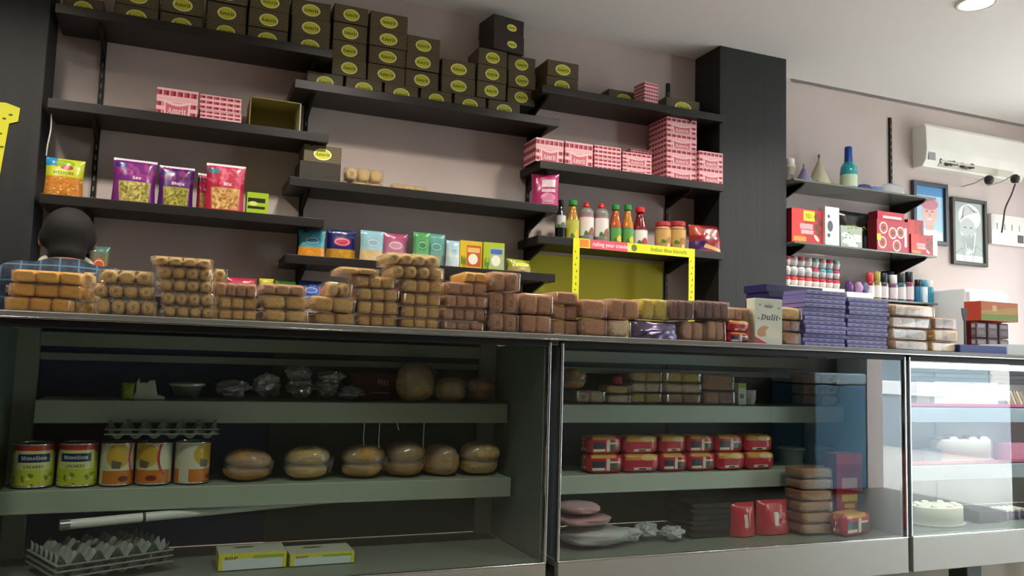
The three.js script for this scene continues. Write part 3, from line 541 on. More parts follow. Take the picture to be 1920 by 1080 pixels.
bottle('ketchup_bottle', [1194, 392, 1221, 467], R3, 0.25, [['body', gl('#6d1420'), sauceBody], ['label', labelTex('#e2e0d8', '#3a6a46', '#b0283a', 'K'), sauceLabel], ['cap', redCap, sauceCap]], 'dark red ketchup bottle with red cap', 'bottle', SB);
for (const [i, a, c] of [[0, 1237, '#8c2f3a'], [1, 1265, '#5a2468']]) bottle('spread_jar', [a, 417 + i, a + 29, 469 + i * 4], R3, 0.24, [['body', gl('#c0985a', 0.2), [[0, 0], [0.88, 0], [0.95, 0.05], [0.95, 0.74], [0.86, 0.82], [0, 0.84]]], ['label', labelTex('#c9a25e', c, '#a8743a', 'PB'), [[0.965, 0.2], [0.975, 0.22], [0.975, 0.72], [0.965, 0.74]]], ['lid', M('#a93038', 0.4), [[0, 0.82], [0.9, 0.82], [0.92, 0.85], [0.92, 0.97], [0.86, 1], [0, 1]]]], i ? 'red-lidded spread jar with purple label touching the red bag' : 'red-lidded spread jar with maroon label', 'jar', 'spread jars beside the red bag');
{
  const r = R(1297, 426, 1353, 474, 0.25);
  pouch('red_bag', { x: r.x + 0.01, w: r.w, h: r.h + 0.01 }, R3, 0.27, 0.11, shiny((g, w, h) => { g.fillStyle = '#8c1c24'; g.fillRect(0, 0, w, h); g.fillStyle = '#b84a3a'; g.fillRect(0, 0, w * 0.3, h * 0.4); g.fillStyle = '#3d2060'; g.fillRect(0, h * 0.62, w * 0.45, h * 0.3); g.fillStyle = '#cfae7a'; g.beginPath(); g.moveTo(w * 0.4, h * 0.7); g.lineTo(w * 0.9, h * 0.9); g.lineTo(w * 0.9, h); g.lineTo(w * 0.35, h * 0.85); g.fill(); g.fillStyle = '#4f0d14'; for (let i = 0; i < 8; i++) g.fillRect(w * (0.45 + i * 0.06), h * 0.05, 3, h * 0.5); }), 'crumpled dark red bag at the pillar end of the sauce shelf', 'bag', null, -0.15);
}
// yellow promotional tape around the opening under the sauce shelf, and the yellow board on the wall
{
  const yt = (pink) => P(T(512, 32, (g, w, h) => { g.fillStyle = '#dfe01e'; g.fillRect(0, 0, w, h); if (pink) { g.fillStyle = '#e0843a'; g.fillRect(w * 0.05, h * 0.1, w * 0.07, h * 0.8); g.fillStyle = '#d8596c'; g.fillRect(w * 0.13, 0, w * 0.3, h); g.fillStyle = '#ffe3e0'; g.font = 'bold 17px sans-serif'; g.fillText('ruling your cravings', w * 0.15, h * 0.68); g.fillStyle = '#6a7a14'; g.font = 'bold 17px sans-serif'; g.fillText('Indian Maa biscuits', w * 0.62, h * 0.68); g.beginPath(); g.ellipse(w * 0.485, h * 0.5, 12, 12, 0, 0, 7); g.fill(); } else { g.fillStyle = '#5b5f12'; for (let i = 0; i < 14; i++) g.fillRect(w * (0.04 + i * 0.07), h * (0.3 + 0.3 * rnd()), 6 + 8 * rnd(), 5); } }), 0.45);
  const t = thing('yellow_tape', 'yellow printed tape framing the opening under the sauce bottles', 'tape', [1.985, R3, 0.3]);
  const xr = U(1302, 476, 0.3).x - 1.985, xl = 0;
  part(t, 'top_strip', moved(box(xr - xl, 0.052, 0.003), (xr + xl) / 2, -0.024, 0.003), yt(true));
  const yts = yt(false);
  for (const x of [xl + 0.02, xr - 0.02]) part(t, 'hanging_strip', moved(box(0.5, 0.04, 0.003), 0, 0, 0).rotateZ(-Math.PI / 2).translate(x, -0.3, 0.003), yts);
  const b = thing('yellow_board', 'plain yellow board on the wall under the sauce shelf', 'board', [2.303, 1.15, 0.004]);
  part(b, 'panel', moved(rbox(0.9, 0.6, 0.005, 0.001), 0, 0.3, 0), M('#d6cc22', 0.6));
  const s = thing('yellow_sticker', 'yellow printed tape corner stuck on the dark pillar', 'tape', [0, 0, 0.262]);
  const pl = [[-60, 186], [12, 193], [38, 203], [34, 228], [17, 232], [3, 310], [-3, 345], [-40, 345], [-30, 240], [-60, 236]].map(([x, y]) => { const u = U(x, y, 0.263); return [u.x, u.y]; });
  part(s, 'tape', prism(pl, 0.003), M('#d8d824', 0.5));
  for (const [x, y] of [[8, 222], [20, 215], [0, 250], [3, 275], [-6, 300]]) { const u = U(x, y, 0.266); part(s, 'mark', moved(box(0.014, 0.006, 0.002), u.x, u.y, 0.004), M('#55520f', 0.6)); }
}

// ---------------------------------------------------------------- more goods on the worktop
{
  const r = R(1188, 604, 1281, 640, 1.82);
  pouch('foil_bag', { x: r.x, w: r.w, h: 0.066 }, CT, 1.83, 0.1, new THREE.MeshPhysicalMaterial({ color: '#6d6480', metalness: 0.7, roughness: 0.25 }), 'silvery purple foil bag lying under the yellow cake pack', 'bag');
  breadPack('yellow', 2, R(1203, 560, 1257, 600, 1.8).x, R(1203, 560, 1257, 600, 1.8).w, CT + 0.067, U(1230, 559, 1.8).y - CT - 0.067, 1.8, 0.12, 'film pack of yellow cake resting on the silvery purple bag', 'wrapped breads on the counter');
}
const noodle = shiny((g, w, h) => { g.fillStyle = '#c4283a'; g.fillRect(0, 0, w, h); g.fillStyle = '#d8a04c'; g.fillRect(w * 0.08, 0, w * 0.7, h * 0.2); g.fillStyle = '#3a4654'; g.fillRect(w * 0.1, h * 0.36, w * 0.36, h * 0.34); g.fillStyle = '#e4e2d6'; g.fillRect(w * 0.5, h * 0.22, w * 0.1, h * 0.66); g.fillRect(w * 0.5, h * 0.36, w * 0.36, h * 0.1); g.fillRect(w * 0.1, h * 0.72, w * 0.36, h * 0.14); g.fillStyle = '#47564a'; g.fillRect(w * 0.62, h * 0.5, w * 0.26, h * 0.3); });
const noodle2 = shiny((g, w, h) => { g.fillStyle = '#c02c40'; g.fillRect(0, 0, w, h); g.fillStyle = '#d99a46'; g.fillRect(w * 0.05, 0, w * 0.9, h * 0.34); g.fillStyle = '#e6c58c'; g.beginPath(); g.ellipse(w * 0.65, h * 0.2, w * 0.2, h * 0.16, 0, 0, 7); g.fill(); g.fillStyle = '#d6dcc8'; g.fillRect(w * 0.25, h * 0.74, w * 0.5, h * 0.14); g.fillStyle = '#2d3430'; g.fillRect(w * 0.4, h * 0.78, w * 0.2, h * 0.08); });
const pillow = (() => { const g = lump(8, 41, 0.05, 22, 16), p = g.attributes.position; for (let i = 0; i < p.count; i++) { const e = Math.abs(p.getX(i)) * 2; if (e > 0.86) { p.setY(i, p.getY(i) * 0.9); } } g.computeVertexNormals(); return g; })();
const flange = (() => { const g = box(0.06, 0.9, 0.02).toNonIndexed(); g.computeVertexNormals(); return g; })();
function noodlePack(x, w, y, h, zf, d, m, label, group, turn = 0) {
  const t = thing('noodle_packet', label, 'noodle packet', [x, y, zf - d / 2], turn, group);
  part(t, 'bag', pillow, m, [0, h / 2, 0], null, [w * 0.98, h, d]);
  for (const s of [-1, 1]) part(t, 'seal', flange, m, [s * w * 0.485, h / 2, 0], null, [w, h * 0.9, 1]);
  return t;
}
{
  const r = R(1367, 602, 1408, 644, 1.81);
  noodlePack(r.x, r.w, CT, 0.042, 1.81, 0.12, noodle, 'red noodle packet lying on the counter, lower of two by the white box', 'noodle packets by the white box');
  noodlePack(r.x, r.w, CT + 0.042, 0.042, 1.81, 0.12, noodle2, 'red noodle packet on the counter, upper of two by the white box', 'noodle packets by the white box');
  breadPack('rusk', 3, R(1364, 562, 1412, 598, 1.8).x, R(1364, 562, 1412, 598, 1.8).w, CT + 0.085, 0.05, 1.8, 0.12, 'film pack of brown pieces topping the two red noodle packets', 'wrapped breads on the counter');
  const q = R(1415, 562, 1467, 648, 1.81), wm = M('#d6dccb', 0.5);
  carton('sweet_box', { x: q.x, w: q.w, h: q.h }, CT, 1.81, 0.05, six(wm, wm, P(T(128, 192, (g, w, h) => { g.fillStyle = '#d9e0cf'; g.fillRect(0, 0, w, h); g.fillStyle = '#c9d4b4'; g.beginPath(); g.ellipse(w * 0.5, h * 0.14, w * 0.2, h * 0.06, 0, 0, 7); g.fill(); g.fillStyle = '#8a8f86'; g.beginPath(); g.ellipse(w * 0.5, h * 0.17, w * 0.17, h * 0.035, 0, 0, 7); g.fill(); g.fillStyle = '#2c3640'; g.font = `italic bold ${h * 0.17}px serif`; g.textAlign = 'center'; g.fillText('Dulit', w * 0.52, h * 0.47); g.fillStyle = '#c89a6a'; g.beginPath(); g.ellipse(w * 0.3, h * 0.72, w * 0.24, h * 0.11, -0.5, 0, 7); g.fill(); g.fillStyle = '#e8e2d0'; g.beginPath(); g.ellipse(w * 0.66, h * 0.76, w * 0.28, h * 0.12, 0.2, 0, 7); g.fill(); g.fillStyle = '#c8465a'; g.beginPath(); g.moveTo(0, h * 0.84); g.lineTo(w * 0.5, h); g.lineTo(0, h); g.fill(); g.fillStyle = '#6a7f5a'; for (const [x, y] of [[0.15, 0.12], [0.85, 0.18], [0.88, 0.4], [0.1, 0.42]]) g.fillRect(w * x, h * y, 7, 7); }), 0.45)), 'white upright sweet box with cursive dark lettering', 'box');
}
// purple slim boxes in two stacks, and a dark pile behind
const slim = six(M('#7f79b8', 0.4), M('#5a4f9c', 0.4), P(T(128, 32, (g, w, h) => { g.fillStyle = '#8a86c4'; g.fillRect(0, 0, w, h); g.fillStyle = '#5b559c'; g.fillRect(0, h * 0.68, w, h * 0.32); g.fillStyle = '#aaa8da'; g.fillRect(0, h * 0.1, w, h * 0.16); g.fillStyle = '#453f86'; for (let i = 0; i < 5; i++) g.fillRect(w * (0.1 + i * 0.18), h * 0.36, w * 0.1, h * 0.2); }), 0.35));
function slimStack(x0, x1, top, n, zf, where, d, name = 'slim_purple_box', mats = slim) {
  const r = R(x0, top, x1, top + 30, zf), h = (r.top - CT) / n;
  for (let k = 0; k < n; k++) carton(name, { x: r.x + rr(-0.006, 0.006), w: r.w, h }, CT + k * h, zf + rr(-0.01, 0.006), d, mats, `slim purple box, ${k === 0 ? 'lowest' : k === n - 1 ? 'topmost' : `${['', 'second', 'third', 'fourth', 'fifth', 'sixth', 'seventh', 'eighth', 'ninth', 'tenth', 'eleventh', 'twelfth', 'thirteenth'][k]} up`} ${where}`, 'box', 'slim purple boxes', rr(-0.03, 0.03));
}
slimStack(1508, 1586, 545, 13, 1.8, 'of the taller front stack', 0.13);
slimStack(1590, 1667, 560, 12, 1.8, 'of the shorter front stack', 0.13);
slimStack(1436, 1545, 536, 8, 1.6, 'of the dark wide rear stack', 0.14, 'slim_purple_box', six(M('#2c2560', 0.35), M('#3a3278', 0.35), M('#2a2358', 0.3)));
{ // blue tray with an upright spatula, white box, display carton of bars
  const r = R(1800, 645, 1887, 664, 1.8), t = thing('blue_tray', 'blue plastic tray on the counter under the upright spatula', 'tray', [r.x, CT, 1.72]);
  const w = r.w, bl = M('#1e3f94', 0.4);
  part(t, 'base', moved(rbox(w, 0.004, 0.16, 0.002), 0, 0.002, 0), bl);
  for (const s of [-1, 1]) part(t, 'side_wall', moved(rbox(w, 0.036, 0.005, 0.002), 0, 0.018, s * 0.078), bl);
  for (const s of [-1, 1]) part(t, 'end_wall', moved(rbox(0.005, 0.036, 0.16, 0.002), s * w / 2, 0.018, 0), bl);
  const u = U(1808, 578, 1.7), s = thing('spatula', 'dark spatula standing upright in the blue tray', 'spatula', [u.x, CT + 0.004, 1.7]);
  const hh = u.y - CT - 0.004;
  part(s, 'handle', moved(cyl(0.004, 0.005, hh - 0.05, 10), 0, (hh - 0.05) / 2, 0), M('#4b515c', 0.4));
  part(s, 'blade', prism([[-0.006, hh - 0.055], [0.006, hh - 0.055], [0.014, hh - 0.03], [0.018, hh], [-0.018, hh], [-0.014, hh - 0.03]], 0.004), M('#3d414b', 0.4), [0, 0, -0.002]);
  const q = R(1889, 640, 1960, 666, 1.78);
  carton('white_carton', { x: q.x, w: q.w, h: 0.05 }, CT, 1.78, 0.14, M('#dde6ea', 0.4), 'plain white low carton beside the blue tray', 'box');
  const c = R(1849, 566, 1918, 602, 1.62), k = R(1849, 602, 1910, 645, 1.62);
  const dsp = thing('display_carton', 'open display carton with orange and green header card', 'carton', [c.x, CT, 1.55]);
  const red = M('#b4432e', 0.5), hd = P(T(128, 64, (g, w, h) => { g.fillStyle = '#d8743a'; g.fillRect(0, 0, w, h); g.fillStyle = '#c8a054'; g.beginPath(); g.moveTo(0, h * 0.5); g.lineTo(w, h * 0.2); g.lineTo(w, h * 0.6); g.lineTo(0, h * 0.7); g.fill(); g.fillStyle = '#7d9a3e'; g.fillRect(0, h * 0.66, w, h * 0.3); g.fillStyle = '#e8c88a'; g.fillRect(w * 0.3, h * 0.2, w * 0.12, h * 0.3); }), 0.45);
  const H = c.top - CT, hb = c.y - CT;
  part(dsp, 'header', moved(box(c.w, c.h, 0.09), 0, hb + c.h / 2, 0), [red, red, red, red, hd, red]);
  part(dsp, 'back_card', moved(box(c.w, hb, 0.005), 0, hb / 2, -0.042), red);
  part(dsp, 'floor_card', moved(box(c.w, 0.006, 0.09), 0, 0.003, 0), red);
  const barMat = shiny((g, w, h) => { g.fillStyle = '#5a4148'; g.fillRect(0, 0, w, h); g.fillStyle = '#a89aa6'; g.fillRect(w * 0.15, h * 0.1, w * 0.7, h * 0.25); g.fillStyle = '#7d6a78'; g.fillRect(w * 0.2, h * 0.5, w * 0.6, h * 0.3); }, 48, 64);
  for (let i = 0; i < 3; i++) for (let j = 0; j < 2; j++) {
    const o = thing('snack_bar', `brown and purple wrapped bar in display carton, ${['outer', 'middle', 'inner'][i]} column, ${j ? 'upper' : 'lower'}`, 'snack bar', [c.x - c.w / 2 + 0.018 + i * (c.w - 0.02) / 3 + 0.012, CT + 0.007 + j * (hb - 0.012) / 2, 1.555], 0, 'bars in the display carton');
    part(o, 'wrapper', rbox(c.w / 3 - 0.014, (hb - 0.016) / 2, 0.03, 0.006, 2).translate(0, (hb - 0.016) / 4, 0), barMat);
  }
}

// ---------------------------------------------------------------- inside the first case
const S1F = 1.535, S2F = 1.585;
const rect1 = (a, b, c, d) => R(a, b, c, d, S1F);
const loafMat = [P(crust('#c79a58', '#ddbb80', '#8f6530', false), 0.6), P(crust('#b98a4c', '#d3ac70', '#86592a', false), 0.6), P(crust('#cfae74', '#e4cc9c', '#9a7340', false), 0.6)];
const domeGeo = [0, 1, 2].map((i) => { const g = lump(2.5, 60 + i * 3, 0.05, 20, 14), p = g.attributes.position; for (let j = 0; j < p.count; j++) if (p.getY(j) < 0) p.setY(j, p.getY(j) * 0.55 - 0.0); g.computeVertexNormals(); g.translate(0, 0.26, 0); g.scale(1, 1 / 0.78, 1); return g; });
const bagGeo = [0, 1, 2].map((i) => { const g = lump(2.8, 80 + i * 5, 0.09, 26, 18), p = g.attributes.position; for (let j = 0; j < p.count; j++) { const n = 1 + 0.05 * vnoise(p.getX(j) * 16 + i, p.getY(j) * 16, p.getZ(j) * 16); p.setXYZ(j, p.getX(j) * n, p.getY(j) * n, p.getZ(j) * n); } g.computeVertexNormals(); return g; });
let lf = 0;
// round breads split like burger buns (or one whole dome) in a clear bag
function baggedBread(r, y, zf, d, split, label, group, m = lf % 3) {
  const t = thing('bagged_bread', label, 'bread', [r.x, y, zf - d / 2], 0, group), k = lf++;
  if (split) {
    part(t, 'bun_bottom', domeGeo[k % 3], loafMat[m], [0, r.h * 0.44, 0], [Math.PI, 0.4 * k, 0], [r.w * 0.9, r.h * 0.44, d * 0.9]);
    part(t, 'bun_top', domeGeo[(k + 1) % 3], loafMat[m], [0.004, r.h * 0.42, 0.004], [0, 1.1 * k, 0.04], [r.w * 0.92, r.h * 0.54, d * 0.92]);
  } else part(t, 'loaf', domeGeo[k % 3], loafMat[m], [0, 0.002, 0], [0, k, 0], [r.w * 0.94, r.h * 0.94, d * 0.92]);
  part(t, 'bag', bagGeo[k % 3], bagMat, [0, r.h * 0.51, 0], null, [r.w * 0.94, r.h * 0.86, d]);
  if (r.x < 0.95) part(t, 'twisted_end', twistGeo, bagMat, [r.w * 0.45, r.h * 0.42, d * 0.1], [0, Math.PI, 0.2], [0.022, r.h * 0.5, 0.05]);
  return t;
}
const BB = 'bagged round breads in the first case';
baggedBread(rect1(753, 677, 825, 756), S1Y, S1F, 0.15, false, 'large seeded round loaf leaning upright in a clear bag', BB, 2);
baggedBread(rect1(827, 707, 882, 756), S1Y, S1F, 0.12, false, 'medium round loaf beside the large seeded loaf', BB, 2);
baggedBread(rect1(887, 709, 941, 756), S1Y, S1F - 0.02, 0.12, true, 'flat bagged bun at the inner end of the upper case shelf', BB, 1);
[[419, 846, 512, 908, 'low burger bun beside the tins'], [535, 841, 626, 906, 'pale topped burger bun, second from the tins'], [646, 838, 729, 903, 'shiny burger bun, third from the tins'], [733, 830, 801, 900, 'tall burger bun, fourth from the tins'], [812, 834, 864, 897, 'dull brown round bun, fifth from the tins'], [872, 830, 948, 895, 'wide burger bun at the shelf end, farthest along from the tins']].forEach(([a, b, c, d, l], i) => baggedBread(R(a, b, c, d, S2F), S2Y, S2F, 0.15, i !== 4, `bagged ${l}`, BB, [1, 2, 0, 1, 0, 2][i]));
// tins
const tinBody = (g, w, h) => { g.fillStyle = '#c6c83a'; g.fillRect(0, 0, w, h); for (const o of [0, w / 2]) { g.fillStyle = '#b8342e'; g.fillRect(o, 0, w / 2, h * 0.2); g.fillStyle = '#d8d890'; g.beginPath(); g.moveTo(o + w * 0.06, h * 0.14); g.lineTo(o + w * 0.4, h * 0.14); g.lineTo(o + w * 0.4, h * 0.6); g.lineTo(o + w * 0.06, h * 0.6); g.fill(); g.fillStyle = '#1d2f5c'; g.fillRect(o + w * 0.1, h * 0.22, w * 0.26, h * 0.2); g.fillStyle = '#dfe4ea'; g.font = `bold ${h * 0.12}px serif`; g.textAlign = 'center'; g.fillText('Mmelion', o + w * 0.23, h * 0.36); g.fillStyle = '#4a5220'; g.font = `bold ${h * 0.1}px sans-serif`; g.fillText('LYCHEES', o + w * 0.23, h * 0.56); g.fillStyle = '#6d8a2c'; for (let i = 0; i < 14; i++) { g.beginPath(); g.ellipse(o + rnd() * w * 0.45, h * (0.7 + 0.28 * rnd()), 5 + rnd() * 8, 3 + rnd() * 6, rnd() * 3, 0, 7); g.fill(); } g.fillStyle = '#dfe0a8'; for (let i = 0; i < 5; i++) { g.beginPath(); g.ellipse(o + rnd() * w * 0.45, h * (0.76 + 0.2 * rnd()), 7, 7, 0, 0, 7); g.fill(); } } };
const lycheeMat = P(T(512, 192, tinBody), 0.35);
const mango = (off) => P(T(512, 192, (g, w, h) => { g.fillStyle = '#cfd0b8'; g.fillRect(0, 0, w, h); for (const o of [0, w / 2]) { g.fillStyle = '#c8762a'; g.fillRect(o, h * 0.66, w * 0.4, h * 0.34); g.fillStyle = '#c9a63a'; g.beginPath(); g.ellipse(o + w * 0.16, h * 0.3, w * 0.12, h * 0.3, 0, 0, 7); g.fill(); g.fillStyle = '#6a6450'; g.beginPath(); g.moveTo(o + w * 0.1, h * 0.4); g.lineTo(o + w * 0.2, h * 0.46); g.lineTo(o + w * 0.18, h * 0.62); g.lineTo(o + w * 0.1, h * 0.6); g.fill(); g.strokeStyle = '#b83a44'; g.lineWidth = 12; g.beginPath(); g.moveTo(o + w * 0.3, 0); g.quadraticCurveTo(o + w * 0.24, h * 0.5, o + w * 0.34, h * 0.8); g.stroke(); g.fillStyle = '#7a2a24'; g.beginPath(); g.ellipse(o + w * 0.22, h * 0.86, w * 0.05, h * 0.07, 0, 0, 7); g.fill(); } }), 0.35);
const mangoMat = mango();
function tin(a, b, c, d, m, turn, label, group) {
  const r = R(a, b, c, d, S2F), w = r.w / 2, h = r.h, t = thing('food_tin', label, 'tin can', [r.x, S2Y, S2F - w], turn, group);
  part(t, 'body', new THREE.CylinderGeometry(w * 0.98, w * 0.98, h - 0.008, 36, 1, true).translate(0, h / 2, 0), m);
  for (const y of [0.002, h - 0.006]) part(t, 'rim', new THREE.TorusGeometry(w * 0.97, 0.003, 6, 36).rotateX(Math.PI / 2).translate(0, y + 0.002, 0), chrome);
  part(t, 'lid', lathe([[0, h - 0.012], [w * 0.7, h - 0.012], [w * 0.74, h - 0.009], [w * 0.97, h - 0.009]], 32), chrome);
}
tin(14, 838, 98, 922, lycheeMat, -1.3, 'yellow tin with dark blue badge at the case end', 'yellow lychee tins');
tin(102, 838, 181, 921, lycheeMat, -1.5, 'yellow tin with dark blue badge touching the orange tins', 'yellow lychee tins');
tin(184, 836, 250, 918, mangoMat, -0.9, 'orange and white tin next to the yellow tins', 'orange mango tins');
tin(252, 836, 323, 917, mangoMat, -1.5, 'orange and white tin in the middle of the three', 'orange mango tins');
tin(326, 835, 395, 915, mangoMat, -0.2, 'orange and white tin beside the low burger bun', 'orange mango tins');
// egg trays
const trayGeo = (() => {
  const g = new THREE.PlaneGeometry(0.3, 0.3, 72, 60).rotateX(-Math.PI / 2), p = g.attributes.position;
  for (let i = 0; i < p.count; i++) { const x = p.getX(i) / 0.3 * 6, z = p.getZ(i) / 0.3 * 6, s = Math.cos(Math.PI * 2 * x) * Math.cos(Math.PI * 2 * z); const e = 0.5 * (Math.cos(Math.PI * x * 2) + Math.cos(Math.PI * z * 2)); p.setY(i, 0.024 + 0.022 * Math.max(-0.9, e) + 0.003 * s); }
  g.computeVertexNormals(); return g.scale(1, 1, 0.8);
})();
const rimGeo = mergeGeometries([[0, 0.1545, 0.317, 0.008], [0, -0.1545, 0.317, 0.008], [0.1545, 0, 0.008, 0.3], [-0.1545, 0, 0.008, 0.3]].map(([x, z, w, d]) => moved(box(w, 0.003, d), x, 0.022, z))).scale(1, 1, 0.8);
const pulp = P(noiseTex(128, 128, 30, 30, [120, 128, 124], [146, 152, 148], 3, 7), 0.95);
function eggTray(x, y, z, turn, tilt, label, group) {
  const t = thing('egg_tray', label, 'egg tray', [x, y, z], turn, group); t.rotation.z = tilt;
  const m = pulp; part(t, 'cups', trayGeo, new THREE.MeshStandardMaterial({ map: m.map, roughness: 0.95, side: THREE.DoubleSide })); part(t, 'rim', rimGeo, m);
}
{
  const u = U(305, 836, 1.47), y0 = S2Y + R(252, 836, 323, 917, S2F).h + 0.004;
  for (let k = 0; k < 2; k++) eggTray(u.x, y0 + k * 0.014, 1.49, 0, 0, `grey pulp egg tray lying on the orange tins, ${k ? 'upper' : 'lower'} of two`, 'egg trays on the tins');
  const v = U(188, 1040, 1.6);
  for (let k = 0; k < 3; k++) eggTray(v.x, DECK + 0.004 + k * 0.016, 1.6, 0.42, 0, `grey pulp egg tray on the case floor, ${k === 2 ? 'topmost' : UP[k]} of three`, 'egg trays on the case floor');
}
{ // fluorescent batten leaning across, two yellow cartons, odds and ends on the upper shelf
  const a = U(112, 985, 1.66), b = U(640, 934, 1.48), t = thing('lamp_tube', 'white unlit lamp tube leaning across the case floor above the egg trays', 'lamp tube', [a.x, a.y, 1.66]);
  const v = new THREE.Vector3(b.x - a.x, b.y - a.y, -0.18), L = v.length();
  const g = new THREE.Group(); g.name = 'tube_assembly'; t.quaternion.setFromUnitVectors(new THREE.Vector3(1, 0, 0), v.clone().normalize());
  part(t, 'tube', cyl(0.0135, 0.0135, L - 0.04, 20).rotateZ(Math.PI / 2).translate(L / 2, 0, 0), M('#d9dcd8', 0.35));
  for (const x of [0.012, L - 0.012]) part(t, 'end_cap', cyl(0.0145, 0.0145, 0.026, 20).rotateZ(Math.PI / 2).translate(x, 0, 0), M('#a9aeb0', 0.3, { metalness: 0.8 }));
  part(t, 'band', cyl(0.0142, 0.0142, 0.008, 20).rotateZ(Math.PI / 2).translate(L * 0.26, 0, 0), M('#3a4244', 0.5));
  const yc = six(M('#b8b43a', 0.5), P(T(128, 96, (g2, w, h) => { g2.fillStyle = '#b9bcae'; g2.fillRect(0, 0, w, h); g2.fillStyle = '#5a5c58'; g2.beginPath(); g2.ellipse(w * 0.4, h * 0.3, w * 0.16, h * 0.1, 0, 0, 7); g2.fill(); }), 0.5), P(T(192, 96, (g2, w, h) => { g2.fillStyle = '#cfc83a'; g2.fillRect(0, 0, w, h); g2.fillStyle = '#c9d2d6'; g2.fillRect(w * 0.06, h * 0.3, w * 0.88, h * 0.7); g2.fillStyle = '#8fae2c'; g2.fillRect(w * 0.5, h * 0.16, w * 0.46, h * 0.2); g2.fillStyle = '#4a4a20'; g2.font = `bold ${h * 0.24}px sans-serif`; g2.fillText('80P', w * 0.08, h * 0.36); }), 0.5));
  for (const [i, x0, x1] of [[0, 407, 537], [1, 541, 664]]) { const r = R(x0, 1036, x1, 1090, 1.7); carton('yellow_carton', { x: r.x, w: r.w, h: r.top - DECK }, DECK, 1.7, 0.12, yc, i ? 'yellow and white carton on the case floor touching another carton' : 'yellow and white carton on the case floor beside the egg trays', 'box', 'yellow cartons on the case floor', 0.02); }
  let r = rect1(226, 720, 252, 750);
  pouch('green_bag', { x: r.x, w: r.w, h: r.h }, S1Y, S1F, 0.05, M('#94a838', 0.5), 'small crumpled green bag at the end of the upper case shelf', 'bag');
  r = rect1(252, 713, 297, 750);
  const h = thing('white_stand', 'white bent plastic stand beside the small green bag', 'stand', [r.x, S1Y, S1F - 0.05]);
  part(h, 'sheet', prism([[-r.w * 0.6, 0], [r.w * 0.75, 0], [r.w * 0.75, 0.004], [r.w * 0.42, 0.012], [r.w * 0.3, r.h * 0.92], [r.w * 0.1, r.h * 0.92], [r.w * 0.05, r.h * 0.8], [-r.w * 0.32, r.h * 0.8], [-r.w * 0.36, r.h], [-r.w * 0.42, r.h * 0.8], [-r.w * 0.42, 0.02], [-r.w * 0.6, 0.006]], 0.06, 0.002), M('#c9d0c0', 0.45), [0, 0, -0.03]);
  r = rect1(316, 713, 386, 750);
  const tr = thing('foil_bowl', 'dark foil bowl with a bright crinkled rim on the upper case shelf', 'bowl', [r.x, S1Y, S1F - 0.06]);
  part(tr, 'bowl', lathe([[0, 0.003], [r.w * 0.3, 0.003], [r.w * 0.46, r.h * 0.7], [r.w * 0.44, r.h * 0.7]], 28), M('#6d7674', 0.4, { metalness: 0.5, side: THREE.DoubleSide }));
  part(tr, 'rim', new THREE.TorusGeometry(r.w * 0.46, 0.005, 8, 32).rotateX(Math.PI / 2).translate(0, r.h * 0.74, 0), M('#cfd6d2', 0.3, { metalness: 0.6 }));
  const crumple = [0, 1, 2].map((i) => { const g2 = new THREE.IcosahedronGeometry(0.5, 4), p = g2.attributes.position; for (let j = 0; j < p.count; j++) { const x = p.getX(j), y = p.getY(j), z = p.getZ(j), n = 1 + 0.35 * vnoise(x * 5 + i * 9, y * 5, z * 5) + 0.22 * vnoise(x * 12 + i, y * 12, z * 12); p.setXYZ(j, x * n, y * n, z * n); } g2.computeVertexNormals(); return g2; });
  const foilBag = new THREE.MeshPhysicalMaterial({ color: '#9c9ca4', roughness: 0.22, metalness: 0.35, clearcoat: 0.6 });
  const clearBag = new THREE.MeshPhysicalMaterial({ color: '#e4e6ea', roughness: 0.2, transmission: 0.55, thickness: 0, side: THREE.DoubleSide });
  const heap = (list, y, zf, where, group, mats) => list.forEach(([a, b, c, d, up], i) => { const q = R(a, b, c, d, zf), t2 = thing('plastic_bag', `crumpled shiny plastic bag, ${where[i]}`, 'plastic bag', [q.x, up ? q.y : y, zf - 0.05 - (i % 2) * 0.03], i, group); part(t2, 'film', crumple[i % 3], mats[i % mats.length], [0, q.h * 0.6, 0], null, [q.w * 0.92, q.h * 0.92, 0.08]); });
  heap([[406, 722, 470, 756], [470, 712, 540, 756], [534, 718, 600, 756], [596, 720, 640, 756], [636, 730, 690, 756], [540, 690, 592, 720, 1], [600, 698, 650, 722, 1]], S1Y, S1F, ['first of the silvery heap, beside the foil bowl', 'second in the silvery heap', 'in the middle of the silvery heap', 'fourth in the silvery heap', 'last and lowest of the silvery heap', 'topmost of the silvery heap, tilted', 'lying high on the silvery heap beside the maroon box'], 'silvery crumpled bags on the upper case shelf', [foilBag, clearBag]);
  r = R(655, 700, 750, 754, 1.44);
  carton('maroon_carton', { x: r.x, w: r.w, h: r.top - S1Y }, S1Y, 1.44, 0.08, six(M('#4a1f22', 0.5), M('#4a1f22', 0.5), P(T(128, 64, (g2, w, h2) => { g2.fillStyle = '#552427'; g2.fillRect(0, 0, w, h2); g2.fillStyle = '#b8a8a4'; for (let i = 0; i < 4; i++) g2.fillRect(w * (0.55 + i * 0.06), h2 * (0.2 + i * 0.02), 4, h2 * 0.2); g2.fillRect(w * 0.4, h2 * 0.7, w * 0.4, 3); }), 0.5)), 'dark maroon carton behind the crumpled bags', 'box');
